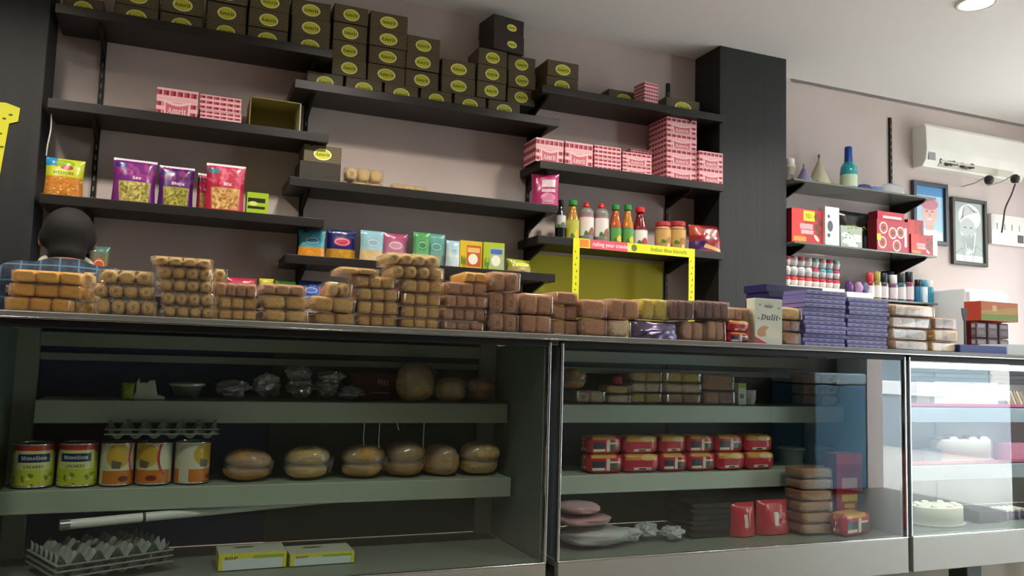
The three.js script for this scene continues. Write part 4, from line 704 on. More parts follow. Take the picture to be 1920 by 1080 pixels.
  for (const [i, x, y0, y1] of [[0, 687, 792, 842], [1, 716, 792, 848], [2, 750, 782, 808], [3, 800, 792, 850]]) { const u = U(x, y0, 1.565), v2 = U(x, y1, 1.565), k = thing('wire_hook', `thin white hook under the upper case shelf, ${['first', 'second', 'short third', 'last'][i]} from the tins`, 'hook', [u.x, v2.y, 1.535], 0, 'thin white hooks'); part(k, 'wire', tube([[0, S1Y - 0.006 - v2.y, -0.01], [0, u.y - v2.y - 0.01, 0], [0, 0.02, 0], [0.004, 0, 0.006]], 0.0018), white); }
  // second case
  const pd = R(1062, 683, 1106, 724, S1F);
  const plasticRow = (rows) => rows;
  breadPack('pale', 2, R(1078, 724, 1138, 756, S1F).x, R(1078, 724, 1138, 756, S1F).w, S1Y, 0.05, S1F, 0.13, 'flat film pack of pale buns at the first joint, under a round bread', 'breads in the second case');
  baggedBread({ x: pd.x, w: pd.w + 0.01, h: pd.h }, S1Y + 0.052, S1F - 0.01, 0.1, true, 'round bagged bread on a flat pack beside the first joint', null, 1);
  const w1 = R(1139, 716, 1184, 755, S1F);
  breadPack('pale', 1, w1.x, w1.w, S1Y, 0.035, S1F, 0.1, 'single pale bun pack, lower, under the small red packet', 'breads in the second case');
  breadPack('sq', 1, w1.x, w1.w, S1Y + 0.036, 0.036, S1F, 0.1, 'single bun pack, upper, carrying the small red packet', 'breads in the second case');
  pouch('red_packet', { x: w1.x + 0.01, w: 0.04, h: 0.03 }, S1Y + 0.073, S1F - 0.02, 0.03, M('#b8283c', 0.4), 'tiny red packet on a bun pack in the noodle case', 'packet');
  [['yellow', 'dark'], ['pale', 'pale'], ['sq', 'yellow']].forEach((st, k) => [[1184, 1243], [1246, 1318]].forEach(([a, c], j) => { const q = R(a, 700, c, 750, S1F - 0.01); breadPack(st[j], 2, q.x, q.w, S1Y + k * 0.042, 0.042, S1F - 0.01, 0.12, `film bread pack in the noodle case, ${['bottom', 'middle', 'top'][k]} layer, ${j ? 'inner' : 'outer'} column of the block`, 'breads in the second case'); }));
  const w2 = R(1322, 690, 1380, 755, S1F);
  breadPack('rusk', 2, w2.x, w2.w, S1Y, 0.055, S1F, 0.12, 'film pack of brown pieces under the big brown block in the noodle case', 'breads in the second case');
  breadPack('dark', 1, w2.x, w2.w, S1Y + 0.056, 0.07, S1F, 0.12, 'big brown bread block on top beside the small green-topped box', 'breads in the second case');
  const gb = R(1382, 716, 1398, 757, S1F);
  carton('small_carton', { x: gb.x + 0.005, w: gb.w, h: gb.h }, S1Y, S1F, 0.05, six(M('#cfd4c8'), M('#a8bc30'), P(T(32, 64, (g2, w, h2) => { g2.fillStyle = '#cdd2c6'; g2.fillRect(0, 0, w, h2); g2.fillStyle = '#a8c034'; g2.fillRect(0, 0, w, h2 * 0.22); g2.fillStyle = '#6a706a'; g2.fillRect(w * 0.2, h2 * 0.5, w * 0.5, h2 * 0.2); }), 0.5)), 'small white carton with green top in the noodle case', 'box');
  const cp = R(1402, 728, 1430, 758, S1F), cup = thing('cup_stack', 'short stack of white paper cups lying in the noodle case', 'cups', [cp.x, S1Y, S1F - 0.04]);
  for (let k = 0; k < 4; k++) part(cup, 'cup', lathe([[0.022, 0], [0.028, 0.024], [0.0295, 0.024], [0.0295, 0.026], [0.027, 0.026]], 20).translate(0, k * 0.011, 0), white);
  [['choc', 'pale']].forEach((st) => [0, 1, 2].forEach((k) => { const a = R(1510, 700, 1544, 750, S1F), b2 = R(1545, 700, 1578, 750, S1F); breadPack('dark', 1, a.x, a.w, S1Y + k * 0.045, 0.045, S1F, 0.1, `dark brown block pack by the case end, ${['lowest', 'middle', 'topmost'][k]} of three`, 'breads in the second case'); breadPack('pale', 1, b2.x, b2.w, S1Y + k * 0.045, 0.045, S1F, 0.1, `pale film pack at the case end, ${['lowest', 'middle', 'topmost'][k]} of three`, 'breads in the second case'); }));
  // noodle packets, two rows of six
  const nx = [1105, 1172, 1240, 1292, 1345, 1400, 1455];
  for (let j = 0; j < 2; j++) for (let i = 0; i < 6; i++) { const q = R(nx[i], 808, nx[i + 1], 886, S2F), m = [0, 2, 3].includes(i) ? (i === 2 && j ? noodle2 : noodle) : (i === 4 && j ? noodle : noodle2); noodlePack(q.x, q.w * 0.98, S2Y + j * 0.068, 0.067, S2F + (j ? -0.01 : 0), 0.09, m, `red noodle packet, ${j ? 'upper' : 'lower'} row, ${['first', 'second', 'third', 'fourth', 'fifth', 'last'][i]} from the first counter joint`, 'rows of red noodle packets', rr(-0.06, 0.06)); }
  for (const [i, x] of [[0, 1492], [1, 1548]]) { const q = R(x - 25, 826, x + 25, 868, 1.5); const bw = thing('clear_tub', i ? 'clear plastic tub behind the tall red box, inner one' : 'clear plastic tub behind the brown pack tower', 'tub', [q.x, S2Y, 1.47], 0, 'clear tubs'); part(bw, 'tub', lathe([[0, 0.001], [0.045, 0.001], [0.055, 0.07]], 24), bagMat); part(bw, 'lid', lathe([[0, 0.072], [0.057, 0.072], [0.058, 0.066]], 24), M('#c8ced2', 0.3)); }
  // floor of the second case
  const pinkBag = new THREE.MeshPhysicalMaterial({ color: '#b58a94', roughness: 0.3, clearcoat: 0.4 });
  [[1072, 1000, 1192, 1045, 0], [1068, 978, 1158, 1003, 1], [1068, 955, 1138, 980, 2]].forEach(([a, b2, c, d, k]) => { const q = R(a, b2, c, d, 1.76), t2 = thing('pink_bag', `pinkish filled plastic bag on the case floor, ${['lowest', 'middle', 'topmost'][k]} of three at the joint`, 'bag', [q.x, DECK + [0, 0.075, 0.115][k], 1.68], 0, 'pinkish bags'); part(t2, 'bag', bagGeo[k], k ? pinkBag : clearBag, [0, [0.037, 0.02, 0.02][k], 0], null, [q.w, [0.064, 0.036, 0.036][k], 0.16]); if (!k) part(t2, 'filling', domeGeo[0], pinkBag, [0, 0.004, 0], null, [q.w * 0.7, 0.06, 0.12]); });
  heap([[1165, 985, 1215, 1012], [1212, 980, 1258, 1010], [1255, 984, 1296, 1008]], DECK, 1.72, ['beside the pinkish bags on the case floor', 'middle one between pinkish bags and black trays', 'touching the black trays'], 'clear crumpled bags on the case floor', [clearBag]);
  const bt = R(1296, 930, 1376, 1005, 1.68);
  for (let k = 0; k < 6; k++) { const t2 = thing('black_tray', `black plastic tray, ${k === 5 ? 'topmost' : UP[k]} in the stack beside the red packets`, 'tray', [bt.x + k * 0.002, DECK + k * 0.021, 1.6], 0, 'stacked black trays'); part(t2, 'tray', prism([[-bt.w * 0.42, 0], [bt.w * 0.42, 0], [bt.w * 0.5, 0.017], [bt.w * 0.52, 0.017], [bt.w * 0.52, 0.02], [-bt.w * 0.52, 0.02], [-bt.w * 0.52, 0.017], [-bt.w * 0.5, 0.017]], 0.14), M('#15171a', 0.3), [0, 0, -0.07]); }
  const redBag = shiny((g2, w, h2) => { g2.fillStyle = '#c02a3c'; g2.fillRect(0, 0, w, h2); g2.fillStyle = '#d8d4cc'; g2.fillRect(w * 0.42, h2 * 0.34, w * 0.14, h2 * 0.4); });
  for (const [i, a, b2, c] of [[0, 1377, 945, 1424], [1, 1428, 940, 1488]]) { const q = R(a, b2, c, 1000, 1.7); pouch('red_packet', { x: q.x, w: q.w, h: q.top - DECK }, DECK, 1.7, 0.07, redBag, i ? 'red packet with white stroke touching the brown pack tower' : 'red packet with white stroke touching the black trays', 'packet', 'red packets on the case floor'); }
  const tw = R(1506, 877, 1564, 1000, 1.745);
  for (let k = 0; k < 6; k++) breadPack('dark', 1, tw.x, tw.w, DECK + k * (tw.top - DECK) / 6, (tw.top - DECK) / 6, 1.745, 0.12, `brown block pack on the case floor, ${k === 5 ? 'topmost' : UP[k]} of the six-pack tower`, 'brown pack tower');
  const rb = R(1568, 850, 1618, 990, 1.69);
  carton('red_box', { x: rb.x, w: rb.w, h: rb.top - DECK }, DECK, 1.69, 0.07, six(M('#8a2030', 0.5), M('#b03040', 0.5), P(T(64, 160, (g2, w, h2) => { g2.fillStyle = '#a02436'; g2.fillRect(0, 0, w, h2); g2.fillStyle = '#c8404e'; g2.fillRect(0, 0, w, h2 * 0.14); g2.fillStyle = '#d8b0b0'; g2.fillRect(w * 0.2, h2 * 0.32, w * 0.6, h2 * 0.14); g2.fillStyle = '#d8c03a'; g2.fillRect(w * 0.2, h2 * 0.54, w * 0.6, h2 * 0.09); g2.fillRect(w * 0.3, h2 * 0.66, w * 0.4, h2 * 0.06); g2.fillStyle = '#3a2a5a'; g2.fillRect(w * 0.8, h2 * 0.5, w * 0.2, h2 * 0.3); }), 0.5)), 'tall red box with yellow print beside the brown pack tower', 'box');
  const np = R(1574, 938, 1640, 992, 1.79);
  noodlePack(np.x, np.w, DECK, 0.085, 1.79, 0.08, noodle, 'red noodle packet lying on the case floor before the tall red box', null, 0.2);
  const cb = R(1612, 940, 1648, 1000, 1.72);
  const dc = thing('dark_bundle', 'dark round bundle on the case floor at the second joint', 'bundle', [2.642, DECK, 1.53]);
  part(dc, 'body', lump(3, 33, 0.12, 20, 14).translate(0, 0.58, 0), M('#39404c', 0.6), null, null, [0.09, 0.1, 0.1]);
}
// cake display
{
  const pinkPaper = M('#b24a72', 0.5), liner = (y, z1, nm) => { const t = thing('shelf_liner', nm, 'shelf paper', [3.486, y, 0]); part(t, 'sheet', moved(box(1.44, 0.002, 0.13), 0, 0.001, z1 - 0.075), pinkPaper); part(t, 'frill', moved(rbox(1.44, 0.014, 0.006, 0.002), 0, 0.008, z1 - 0.006), pinkPaper); };
  liner(S1Y, 1.55, 'magenta paper lining the upper shelf of the bright cake case');
  liner(S2Y, 1.6, 'magenta paper lining the lower shelf of the bright cake case');
  const cream = M('#efe9d6', 0.5), choc = M('#2a2028', 0.35);
  const put = (name, a, b, c, d, zf, base, dep, m, l, cat) => { const q = R(a, b, c, d, zf); return carton(name, { x: q.x, w: q.w, h: q.top - base }, base, zf, dep, m, l, cat); };
  put('brown_carton', 1718, 736, 1744, 758, 1.52, S1Y + 0.003, 0.08, M('#8d857c', 0.6), 'small grey brown carton at the end of the upper cake shelf', 'box');
  put('cake_carton', 1752, 716, 1872, 757, 1.5, S1Y + 0.003, 0.1, six(white, white, P(T(128, 64, (g, w, h) => { g.fillStyle = '#f2f2f0'; g.fillRect(0, 0, w, h); g.fillStyle = '#6f788c'; g.fillRect(w * 0.02, h * 0.06, w * 0.62, h * 0.6); g.fillStyle = '#8e98a8'; g.fillRect(w * 0.3, h * 0.1, w * 0.3, h * 0.4); }), 0.5)), 'white cake carton with grey blue panel on the upper cake shelf', 'box');
  const u = U(1900, 740, 1.5);
  for (let k = 0; k < 6; k++) { const t = thing('wafer_stick', `tan striped wafer stick leaning in the cake case, ${['first', 'second', 'third', 'fourth', 'fifth', 'last'][k]} from the white carton`, 'wafer', [u.x - 0.03 + k * 0.022, S1Y + 0.003, 1.5], 0, 'leaning wafer sticks'); part(t, 'wafer', rbox(0.016, 0.085, 0.012, 0.003).translate(0, 0.0425, 0), M(k % 2 ? '#b89a78' : '#d8cbb8', 0.6), null, [0, 0, 0.5]); }
  const cake = (a, b, c, d, zf, base, m, top, l) => { const q = R(a, b, c, d, zf), t = thing('cake', l, 'cake', [q.x, base, zf - Math.min(q.w * 0.33, 0.095)], 0), h = q.top - base, w = q.w / 2 * 0.94; t.scale.z = Math.min(0.66, 0.08 / w); part(t, 'board', cyl(w * 1.1, w * 1.1, 0.005, 32).translate(0, 0.0025, 0), M('#c9c9c4', 0.4)); part(t, 'cake_body', lathe([[0, 0.005], [w, 0.005], [w, h * 0.86], [w * 0.96, h * 0.92], [0, h * 0.92]], 36), m); for (let i = 0; i < 8; i++) part(t, 'rosette', lump(2.3, i, 0.15, 10, 8), top, [Math.cos(i * 0.785) * w * 0.8, h * 0.94, Math.sin(i * 0.785) * w * 0.8], null, [w * 0.3, h * 0.2, w * 0.3]); };
  cake(1780, 822, 1888, 862, 1.56, S2Y + 0.003, cream, M('#f6e6e6', 0.5), 'wide white cream cake on the lower cake shelf');
  put('dark_carton', 1732, 842, 1766, 862, 1.56, S2Y + 0.003, 0.07, M('#38485c', 0.4), 'small dark blue carton beside the wide white cake', 'box');
  put('pink_carton', 1894, 832, 1940, 864, 1.55, S2Y + 0.003, 0.09, M('#cf7f9c', 0.5), 'pink carton beyond the wide white cake', 'box');
  cake(1708, 950, 1742, 1000, 1.6, DECK, choc, choc, 'dark chocolate cake on the case floor at the second joint');
  cake(1748, 950, 1832, 996, 1.76, DECK, cream, cream, 'round vanilla cream cake on the floor of the cake case');
  put('dark_carton', 1836, 958, 1880, 992, 1.72, DECK, 0.08, M('#39424c', 0.4), 'dark low carton beside the round vanilla cake', 'box');
  for (let k = 0; k < 4; k++) { const q = U(1890 + k * 11, 970, 1.7), t = thing('pastry_slice', `white and purple pastry slice on the case floor, ${['first', 'second', 'third', 'last'][k]} beyond the dark carton`, 'pastry', [q.x, DECK, 1.66], 0, 'pastry slices'); part(t, 'sponge', rbox(0.016, 0.035, 0.08, 0.003).translate(0, 0.0175, 0), M('#7a6a8c', 0.5)); part(t, 'icing', rbox(0.017, 0.012, 0.081, 0.003).translate(0, 0.04, 0), cream); }
}

// ---------------------------------------------------------------- goods on the glass shelves beside the pillar
const GF = 0.28;
{
  let r = R(1476, 284, 1500, 333, 0.2);
  bottle('spray_can', [1477, 284, 1499, 333], G1, 0.2, [['body', P(T(128, 96, (g, w, h) => { g.fillStyle = '#d8d8d2'; g.fillRect(0, 0, w, h); g.fillStyle = '#9a9a98'; g.fillRect(0, h * 0.4, w, h * 0.6); g.fillStyle = '#c8c85a'; g.fillRect(0, h * 0.24, w, h * 0.14); g.fillStyle = '#55555a'; for (let i = 0; i < 6; i++) g.fillRect(w * i / 6, h * 0.5, w / 14, h * 0.4); }), 0.35), [[0, 0], [0.95, 0], [1, 0.03], [1, 0.66], [0.9, 0.72], [0, 0.73]]], ['cap', white, [[0, 0.72], [0.8, 0.72], [0.8, 0.97], [0.72, 1], [0, 1]]]], 'white capped spray can next to the pillar on the glass shelf', 'spray can');
  const cone = (a, b, c, d, z, m, tip, l) => { const q = R(a, b, c, d, z), t = thing('party_cone', l, 'party hat', [q.x, G1, z - q.w / 2]); part(t, 'bobble', lump(1.6, 3, 0.2, 10, 8).scale(0.022, 0.03, 0.022).translate(0, q.h - 0.004, 0), tip); part(t, 'cone', lathe([[q.w * 0.5, 0], [q.w * 0.495, 0.004], [0.004, q.h * 0.9]], 32), m); part(t, 'tip', lathe([[0, q.h], [0.004, q.h * 0.93], [0.006, q.h * 0.88], [0, q.h * 0.86]], 12), tip); };
  cone(1506, 302, 1534, 338, 0.29, M('#6d6a8c', 0.5), M('#8c8aa6', 0.4), 'small grey purple party cone beside the spray can');
  cone(1534, 276, 1576, 342, 0.22, P(T(128, 128, (g, w, h) => { g.fillStyle = '#b8b49a'; g.fillRect(0, 0, w, h); g.fillStyle = '#c6c34e'; g.fillRect(0, h * 0.72, w, h * 0.28); g.fillStyle = '#5c5a48'; g.font = 'italic bold 20px serif'; for (let i = 0; i < 3; i++) g.fillText('Hp', w * i / 3 + 8, h * 0.5); }), 0.5), M('#8c8466', 0.4), 'tall beige party cone with yellow hem beside the turquoise bottle');
  bottle('drink_bottle', [1590, 267, 1616, 350], G1, 0.26, [['body', gl('#1798a4', 0.1), [[0, 0], [0.9, 0], [0.96, 0.03], [0.98, 0.42], [0.9, 0.54], [0.46, 0.66], [0.4, 0.86], [0, 0.86]]], ['label', M('#b8cbb0', 0.4), [[0.985, 0.08], [0.995, 0.09], [0.995, 0.34], [0.985, 0.35]]], ['foil_neck', M('#1d4aa0', 0.35, { metalness: 0.4 }), [[0.52, 0.64], [0.46, 0.72], [0.44, 0.96], [0.4, 1], [0, 1]]]], 'turquoise drink bottle with blue foil neck on the glass shelf', 'bottle');
  const lying = (a, b, c, d, m, l, k) => { const q = R(a, b, c, d, 0.26), t = thing('small_packet', l, 'packet', [q.x, G1, 0.22], 0, 'small packets beside the turquoise bottle'); part(t, 'bag', bagGeo2(k), m, [0, q.h / 2, 0], null, [q.w, q.h, 0.05]); };
  const cache = {}; function bagGeo2(k) { return cache[k] ??= lump(3, 100 + k, 0.16, 16, 12); }
  lying(1617, 334, 1640, 349, M('#2c3472', 0.4), 'small dark blue packet touching the turquoise bottle', 0);
  lying(1639, 338, 1662, 352, M('#5c78b0', 0.4), 'small pale blue packet between dark blue and clear packets', 1);
  lying(1664, 334, 1704, 357, clearWrap, 'crumpled clear packet at the end of the glass shelf', 2);
}
{
  const choc = (txt, tag_) => P(T(192, 128, (g, w, h) => { g.fillStyle = '#b8242e'; g.fillRect(0, 0, w, h); g.fillStyle = '#d83a32'; g.fillRect(0, 0, w * 0.4, h); if (tag_) { g.fillStyle = '#e8dc1e'; g.fillRect(w * 0.38, h * 0.04, w * 0.36, h * 0.3); g.fillStyle = '#6a5a10'; g.font = `bold ${h * 0.2}px sans-serif`; g.fillText('10/-', w * 0.44, h * 0.26); } g.fillStyle = '#d8a0a8'; g.fillRect(w * 0.26, h * 0.42, w * 0.42, h * 0.16); g.fillStyle = '#c8b0b0'; g.fillRect(w * 0.3, h * 0.6, w * 0.4, h * 0.12); g.fillStyle = '#6d3a2c'; for (const [x, y] of [[0.8, 0.2], [0.8, 0.5], [0.88, 0.66], [0.92, 0.36]]) { g.beginPath(); g.ellipse(w * x, h * y, w * 0.08, h * 0.1, 0, 0, 7); g.fill(); } g.fillStyle = '#e8d8c0'; g.beginPath(); g.ellipse(w * 0.8, h * 0.82, w * 0.1, h * 0.06, 0.6, 0, 7); g.fill(); g.fillStyle = '#d8963a'; g.fillRect(w * 0.06, h * 0.8, w * 0.4, h * 0.14); }), 0.4);
  const plainChoc = choc('', false), dk = M('#6d1420', 0.45), bx = (name, a, b, c, d, z, dep, m, l, turn = 0, base = G2) => { const q = R(a, b, c, d, z); return carton(name, { x: q.x, w: q.w, h: base === G2 ? q.top - G2 : q.h }, base, z, dep, m, l, 'box', null, turn); };
  bx('chocolate_box', 1484, 392, 1543, 456, 0.28, 0.09, six(dk, dk, choc('', true)), 'red chocolate box with yellow price sticker next to the pillar');
  bx('white_box', 1547, 388, 1574, 458, 0.3, 0.06, six(white, white, P(T(64, 128, (g, w, h) => { g.fillStyle = '#e4e8ee'; g.fillRect(0, 0, w, h); g.fillStyle = '#4a525c'; g.beginPath(); g.ellipse(w * 0.35, h * 0.5, w * 0.2, h * 0.14, 0, 0, 7); g.fill(); g.beginPath(); g.ellipse(w * 0.25, h * 0.25, 6, 6, 0, 0, 7); g.fill(); g.beginPath(); g.ellipse(w * 0.25, h * 0.74, 7, 7, 0, 0, 7); g.fill(); }), 0.4)), 'narrow upright white box with grey print among chocolate boxes');
  bx('tea_box', 1576, 424, 1617, 462, 0.28, 0.07, six(M('#8fa08c'), M('#7a8c3c'), P(T(96, 96, (g, w, h) => { g.fillStyle = '#9cab9c'; g.fillRect(0, 0, w, h); g.fillStyle = '#eef4ee'; for (let i = 0; i < 12; i++) { g.beginPath(); g.ellipse(w * (0.5 + 0.3 * Math.cos(i)), h * (0.6 + 0.2 * Math.sin(i * 1.7)), w * 0.16, h * 0.1, i, 0, 7); g.fill(); } g.fillStyle = '#5c6a5c'; for (let i = 0; i < 8; i++) g.fillRect(w * rnd(), h * rnd(), 8, 5); }), 0.45)), 'small grey green box with white blossoms');
  const q = R(1578, 396, 1642, 464, 0.2);
  pouch('black_bag', { x: q.x + 0.02, w: q.w, h: q.top - G2 }, G2, 0.2, 0.1, shiny((g, w, h) => { g.fillStyle = '#15171c'; g.fillRect(0, 0, w, h); g.fillStyle = '#8f9a2c'; for (let i = 0; i < 10; i++) g.fillRect(w * (0.1 + 0.08 * i), h * (0.36 + 0.12 * rnd()), 12, 6); g.fillStyle = '#3a3f52'; g.fillRect(w * 0.6, h * 0.6, w * 0.3, h * 0.3); }), 'glossy black bag with lime lettering behind the blossom box', 'bag');
  const rings = P(T(192, 128, (g, w, h) => { g.fillStyle = '#b03040'; g.fillRect(0, 0, w, h); for (const [x, y] of [[0.2, 0.26], [0.48, 0.4], [0.72, 0.36], [0.16, 0.72], [0.6, 0.78]]) { g.fillStyle = '#e4c8c4'; g.beginPath(); g.arc(w * x, h * y, h * 0.19, 0, 7); g.fill(); g.fillStyle = '#a8483e'; g.beginPath(); g.arc(w * x, h * y, h * 0.14, 0, 7); g.fill(); g.fillStyle = '#5a3026'; g.fillRect(w * x - 6, h * y - 4, 12, 9); } g.fillStyle = '#e8d02c'; g.fillRect(0, h * 0.46, w * 0.12, h * 0.2); g.fillStyle = '#f4e4e0'; g.fillRect(w * 0.84, h * 0.2, w * 0.07, h * 0.6); }), 0.4);
  const t = bx('chocolate_box', 1644, 413, 1706, 470, 0.29, 0.08, six(dk, dk, rings), 'red chocolate box with round medallions');
  bx('chocolate_box', 1645, 396, 1696, 412, 0.27, 0.08, six(dk, M('#c8384a'), P(T(128, 32, (g, w, h) => { g.fillStyle = '#c02a3e'; g.fillRect(0, 0, w, h); g.fillStyle = '#f0d8d8'; g.fillRect(w * 0.2, h * 0.5, w * 0.7, h * 0.3); }), 0.4)), 'flat red chocolate box lying on the medallion box', 0, G2 + R(1644, 413, 1706, 470, 0.29).top - G2 + 0.001);
  bx('chocolate_box', 1708, 440, 1748, 477, 0.3, 0.08, six(dk, dk, plainChoc), 'smaller red chocolate box at the open end of the glass shelf');
  bx('chocolate_box', 1702, 412, 1732, 442, 0.18, 0.06, six(M('#4a2a22'), dk, choc('', false)), 'brown red chocolate box behind the smaller end box', 0, G2);
  bx('white_card', 1749, 441, 1758, 479, 0.3, 0.05, M('#efe6e4', 0.5), 'white narrow card box closing the chocolate shelf end');
}
{ // sweets jar rows and small bottles on the lowest glass shelf
  const lol = ['#c8384a', '#d8d4d0', '#b02a40', '#5aa8a8', '#e0dcd8', '#c04a5a'];
  const q = R(1476, 486, 1582, 536, 0.24), base = G3 + 0.058;
  carton('white_carton', { x: q.x, w: q.w, h: 0.056 }, G3, 0.25, 0.1, white, 'low white carton under the rows of candy cups', 'box');
  const ord = ['first', 'second', 'third', 'fourth', 'fifth', 'sixth', 'seventh', 'eighth'];
  const ball = lump(2.4, 5, 0.05, 12, 10);
  const rowMat = [['#c8303c', '#d8453a', '#cc3640', '#d04048', '#b82a40', '#c43444', '#b02c44', '#c23a4c'], ['#d8d6d4', '#e2dedc', '#cfd2d6', '#d8d0d8', '#b83a58', '#5aa0ac', '#3a90a4', '#a83a60'], ['#c04258', '#e0b8bc', '#d0566a', '#d8c8c4', '#8cc8b8', '#d8a0a8', '#d04a60', '#a8d0c4']];
  for (let j = 0; j < 3; j++) for (let i = 0; i < 8; i++) {
    const w = q.w / 8, h = 0.064, t = thing('candy_cup', `small wrapped candy cup, ${['bottom', 'middle', 'top'][j]} row, ${ord[i]} from the pillar`, 'candy', [q.x - q.w / 2 + w * (i + 0.5), base + j * h, 0.2], 0, 'red and white candy cups');
    part(t, 'cup', lathe([[0, 0.001], [w * 0.36, 0.001], [w * 0.47, h * 0.5], [w * 0.44, h * 0.55], [0, h * 0.55]], 14), M(j === 1 ? '#c8ccd0' : '#e2dcdc', 0.35));
    part(t, 'sweet', ball, M(rowMat[j][i], 0.35), [0, h * 0.66, 0], null, [w * 0.86, h * 0.6, w * 0.86]);
  }
  const wb = R(1586, 544, 1636, 556, 0.26);
  carton('white_box', { x: wb.x, w: wb.w, h: 0.04 }, G3, 0.27, 0.08, M('#e6e4ec', 0.4), 'low white box under the purple sweets on the lowest glass shelf', 'box');
  for (const [i, x, c] of [[0, 1592, '#5a3a78'], [1, 1610, '#b890c0'], [2, 1622, '#6a6c90']]) { const u = U(x, 520, 0.22), t = thing('sweet_pouch', `small ${['dark purple', 'lilac', 'grey blue'][i]} sweet pouch on the low white box`, 'sweet pouch', [u.x, G3 + 0.041, 0.22], 0, 'sweets on the low white box'); part(t, 'pouch', lump(2.6, 70 + i, 0.18, 14, 10).translate(0, 0.5, 0), M(c, 0.35), null, null, [0.045, 0.075, 0.05]); }
  const vialLabel = M('#d8d2d6', 0.4);
  const vials = [[1638, '#8c2f34', '#c8404a', 515], [1651, '#8a8048', '#a0984c', 512], [1664, '#4a4450', '#20242c', 514], [1682, '#7a5a78', '#e4e4e0', 516], [1697, '#3a6a70', '#2c2f38', 512], [1712, '#8a4a66', '#1c1f28', 508]];
  vials.forEach(([x, b, c, y], i) => bottle('essence_bottle', [x - 7, y, x + 7, 567], G3, 0.26, [['body', gl(b), [[0, 0], [0.88, 0], [0.94, 0.02], [0.94, 0.6], [0.7, 0.68], [0, 0.7]]], ['label', vialLabel, [[0.95, 0.1], [0.96, 0.11], [0.96, 0.5], [0.95, 0.51]]], ['cap', M(c, 0.4), [[0, 0.66], [0.76, 0.66], [0.76, 0.98], [0, 1]]]], `small essence bottle with ${['red', 'olive', 'black', 'white', 'charcoal', 'tall black'][i]} cap on the lowest glass shelf`, 'bottle', 'essence bottles'));
  bottle('white_tub', [1664, 494, 1682, 526], G3 + 0.1, 0.16, [['body', M('#dfe4dc', 0.4), [[0, -0.9], [0.9, -0.9], [0.95, 0.05], [0.95, 0.8], [0, 0.82]]], ['label', M('#7a9a80', 0.5), [[0.97, 0.25], [0.98, 0.26], [0.98, 0.6], [0.97, 0.61]]], ['lid', M('#2c2850', 0.4), [[0, 0.8], [1, 0.8], [1, 1], [0, 1]]]], 'taller white tub with dark lid behind the essence bottles', 'tub');
  [[1728, '#1f6a94', '#1c1c24'], [1738, '#d4e4ea', '#2f8ab0'], [1749, '#2f88a8', '#d8e4ea']].forEach(([x, c, l], i) => bottle('colour_bottle', [x - 6, 530, x + 6, 574], G3, 0.28, [['body', M(c, 0.35), [[0, 0], [0.9, 0], [0.95, 0.03], [0.95, 0.7], [0, 0.74]]], ['cap', M(l, 0.4), [[0, 0.7], [0.8, 0.7], [0.8, 1], [0, 1]]]], `short ${['dark blue', 'white', 'sky blue'][i]} colour bottle near the open end of the lowest glass shelf`, 'bottle', 'colour bottles'));
}
// ---------------------------------------------------------------- things on the bright wall
function framed(a, b, c, d, draw, l, fm, bw) {
  const r = R(a, b, c, d, 0.02), t = thing('portrait_picture', l, 'picture', [r.x, r.y, 0.002]);
  const w = r.w, h = r.h;
  part(t, 'picture', moved(box(w - 0.02, h - 0.02, 0.006), 0, h / 2, 0.006), [white, white, white, white, draw, white]);
  for (const s of [-1, 1]) part(t, 'frame_side', moved(rbox(bw, h, 0.028, 0.005), s * (w / 2 - bw / 2), h / 2, 0.014), fm);
  for (const y of [bw / 2, h - bw / 2]) part(t, 'frame_side', moved(rbox(w - bw, bw, 0.026, 0.005), 0, y, 0.014), fm);
}
framed(1712, 342, 1777, 458, P(T(160, 256, (g, w, h) => {
  g.fillStyle = '#4a90c8'; g.fillRect(0, 0, w, h); g.fillStyle = '#a8cfe8'; g.fillRect(w * 0.08, h * 0.2, w * 0.84, h * 0.72); g.fillStyle = '#d8e6f0'; g.fillRect(w * 0.1, h * 0.8, w * 0.8, h * 0.12);
  g.fillStyle = '#e8eef4'; g.beginPath(); g.ellipse(w * 0.5, h * 0.95, w * 0.42, h * 0.2, 0, 0, 7); g.fill(); g.fillStyle = '#d8a898'; g.fillRect(w * 0.38, h * 0.6, w * 0.24, h * 0.18); g.fillStyle = '#e0b4a6'; g.beginPath(); g.ellipse(w * 0.5, h * 0.5, w * 0.24, h * 0.2, 0, 0, 7); g.fill();
  g.fillStyle = '#c8788a'; g.beginPath(); g.ellipse(w * 0.5, h * 0.34, w * 0.27, h * 0.1, 0, 0, 7); g.fill(); g.fillStyle = '#4a3230'; g.fillRect(w * 0.38, h * 0.46, w * 0.07, 4); g.fillRect(w * 0.55, h * 0.46, w * 0.07, 4); g.fillStyle = '#f4ecec'; g.fillRect(w * 0.42, h * 0.585, w * 0.16, 5); g.fillStyle = '#c09080'; g.fillRect(w * 0.48, h * 0.5, w * 0.05, h * 0.05);
}), 0.35), 'framed colour portrait of a smiling man on blue behind the glass shelves', M('#3c424e', 0.4), 0.03);
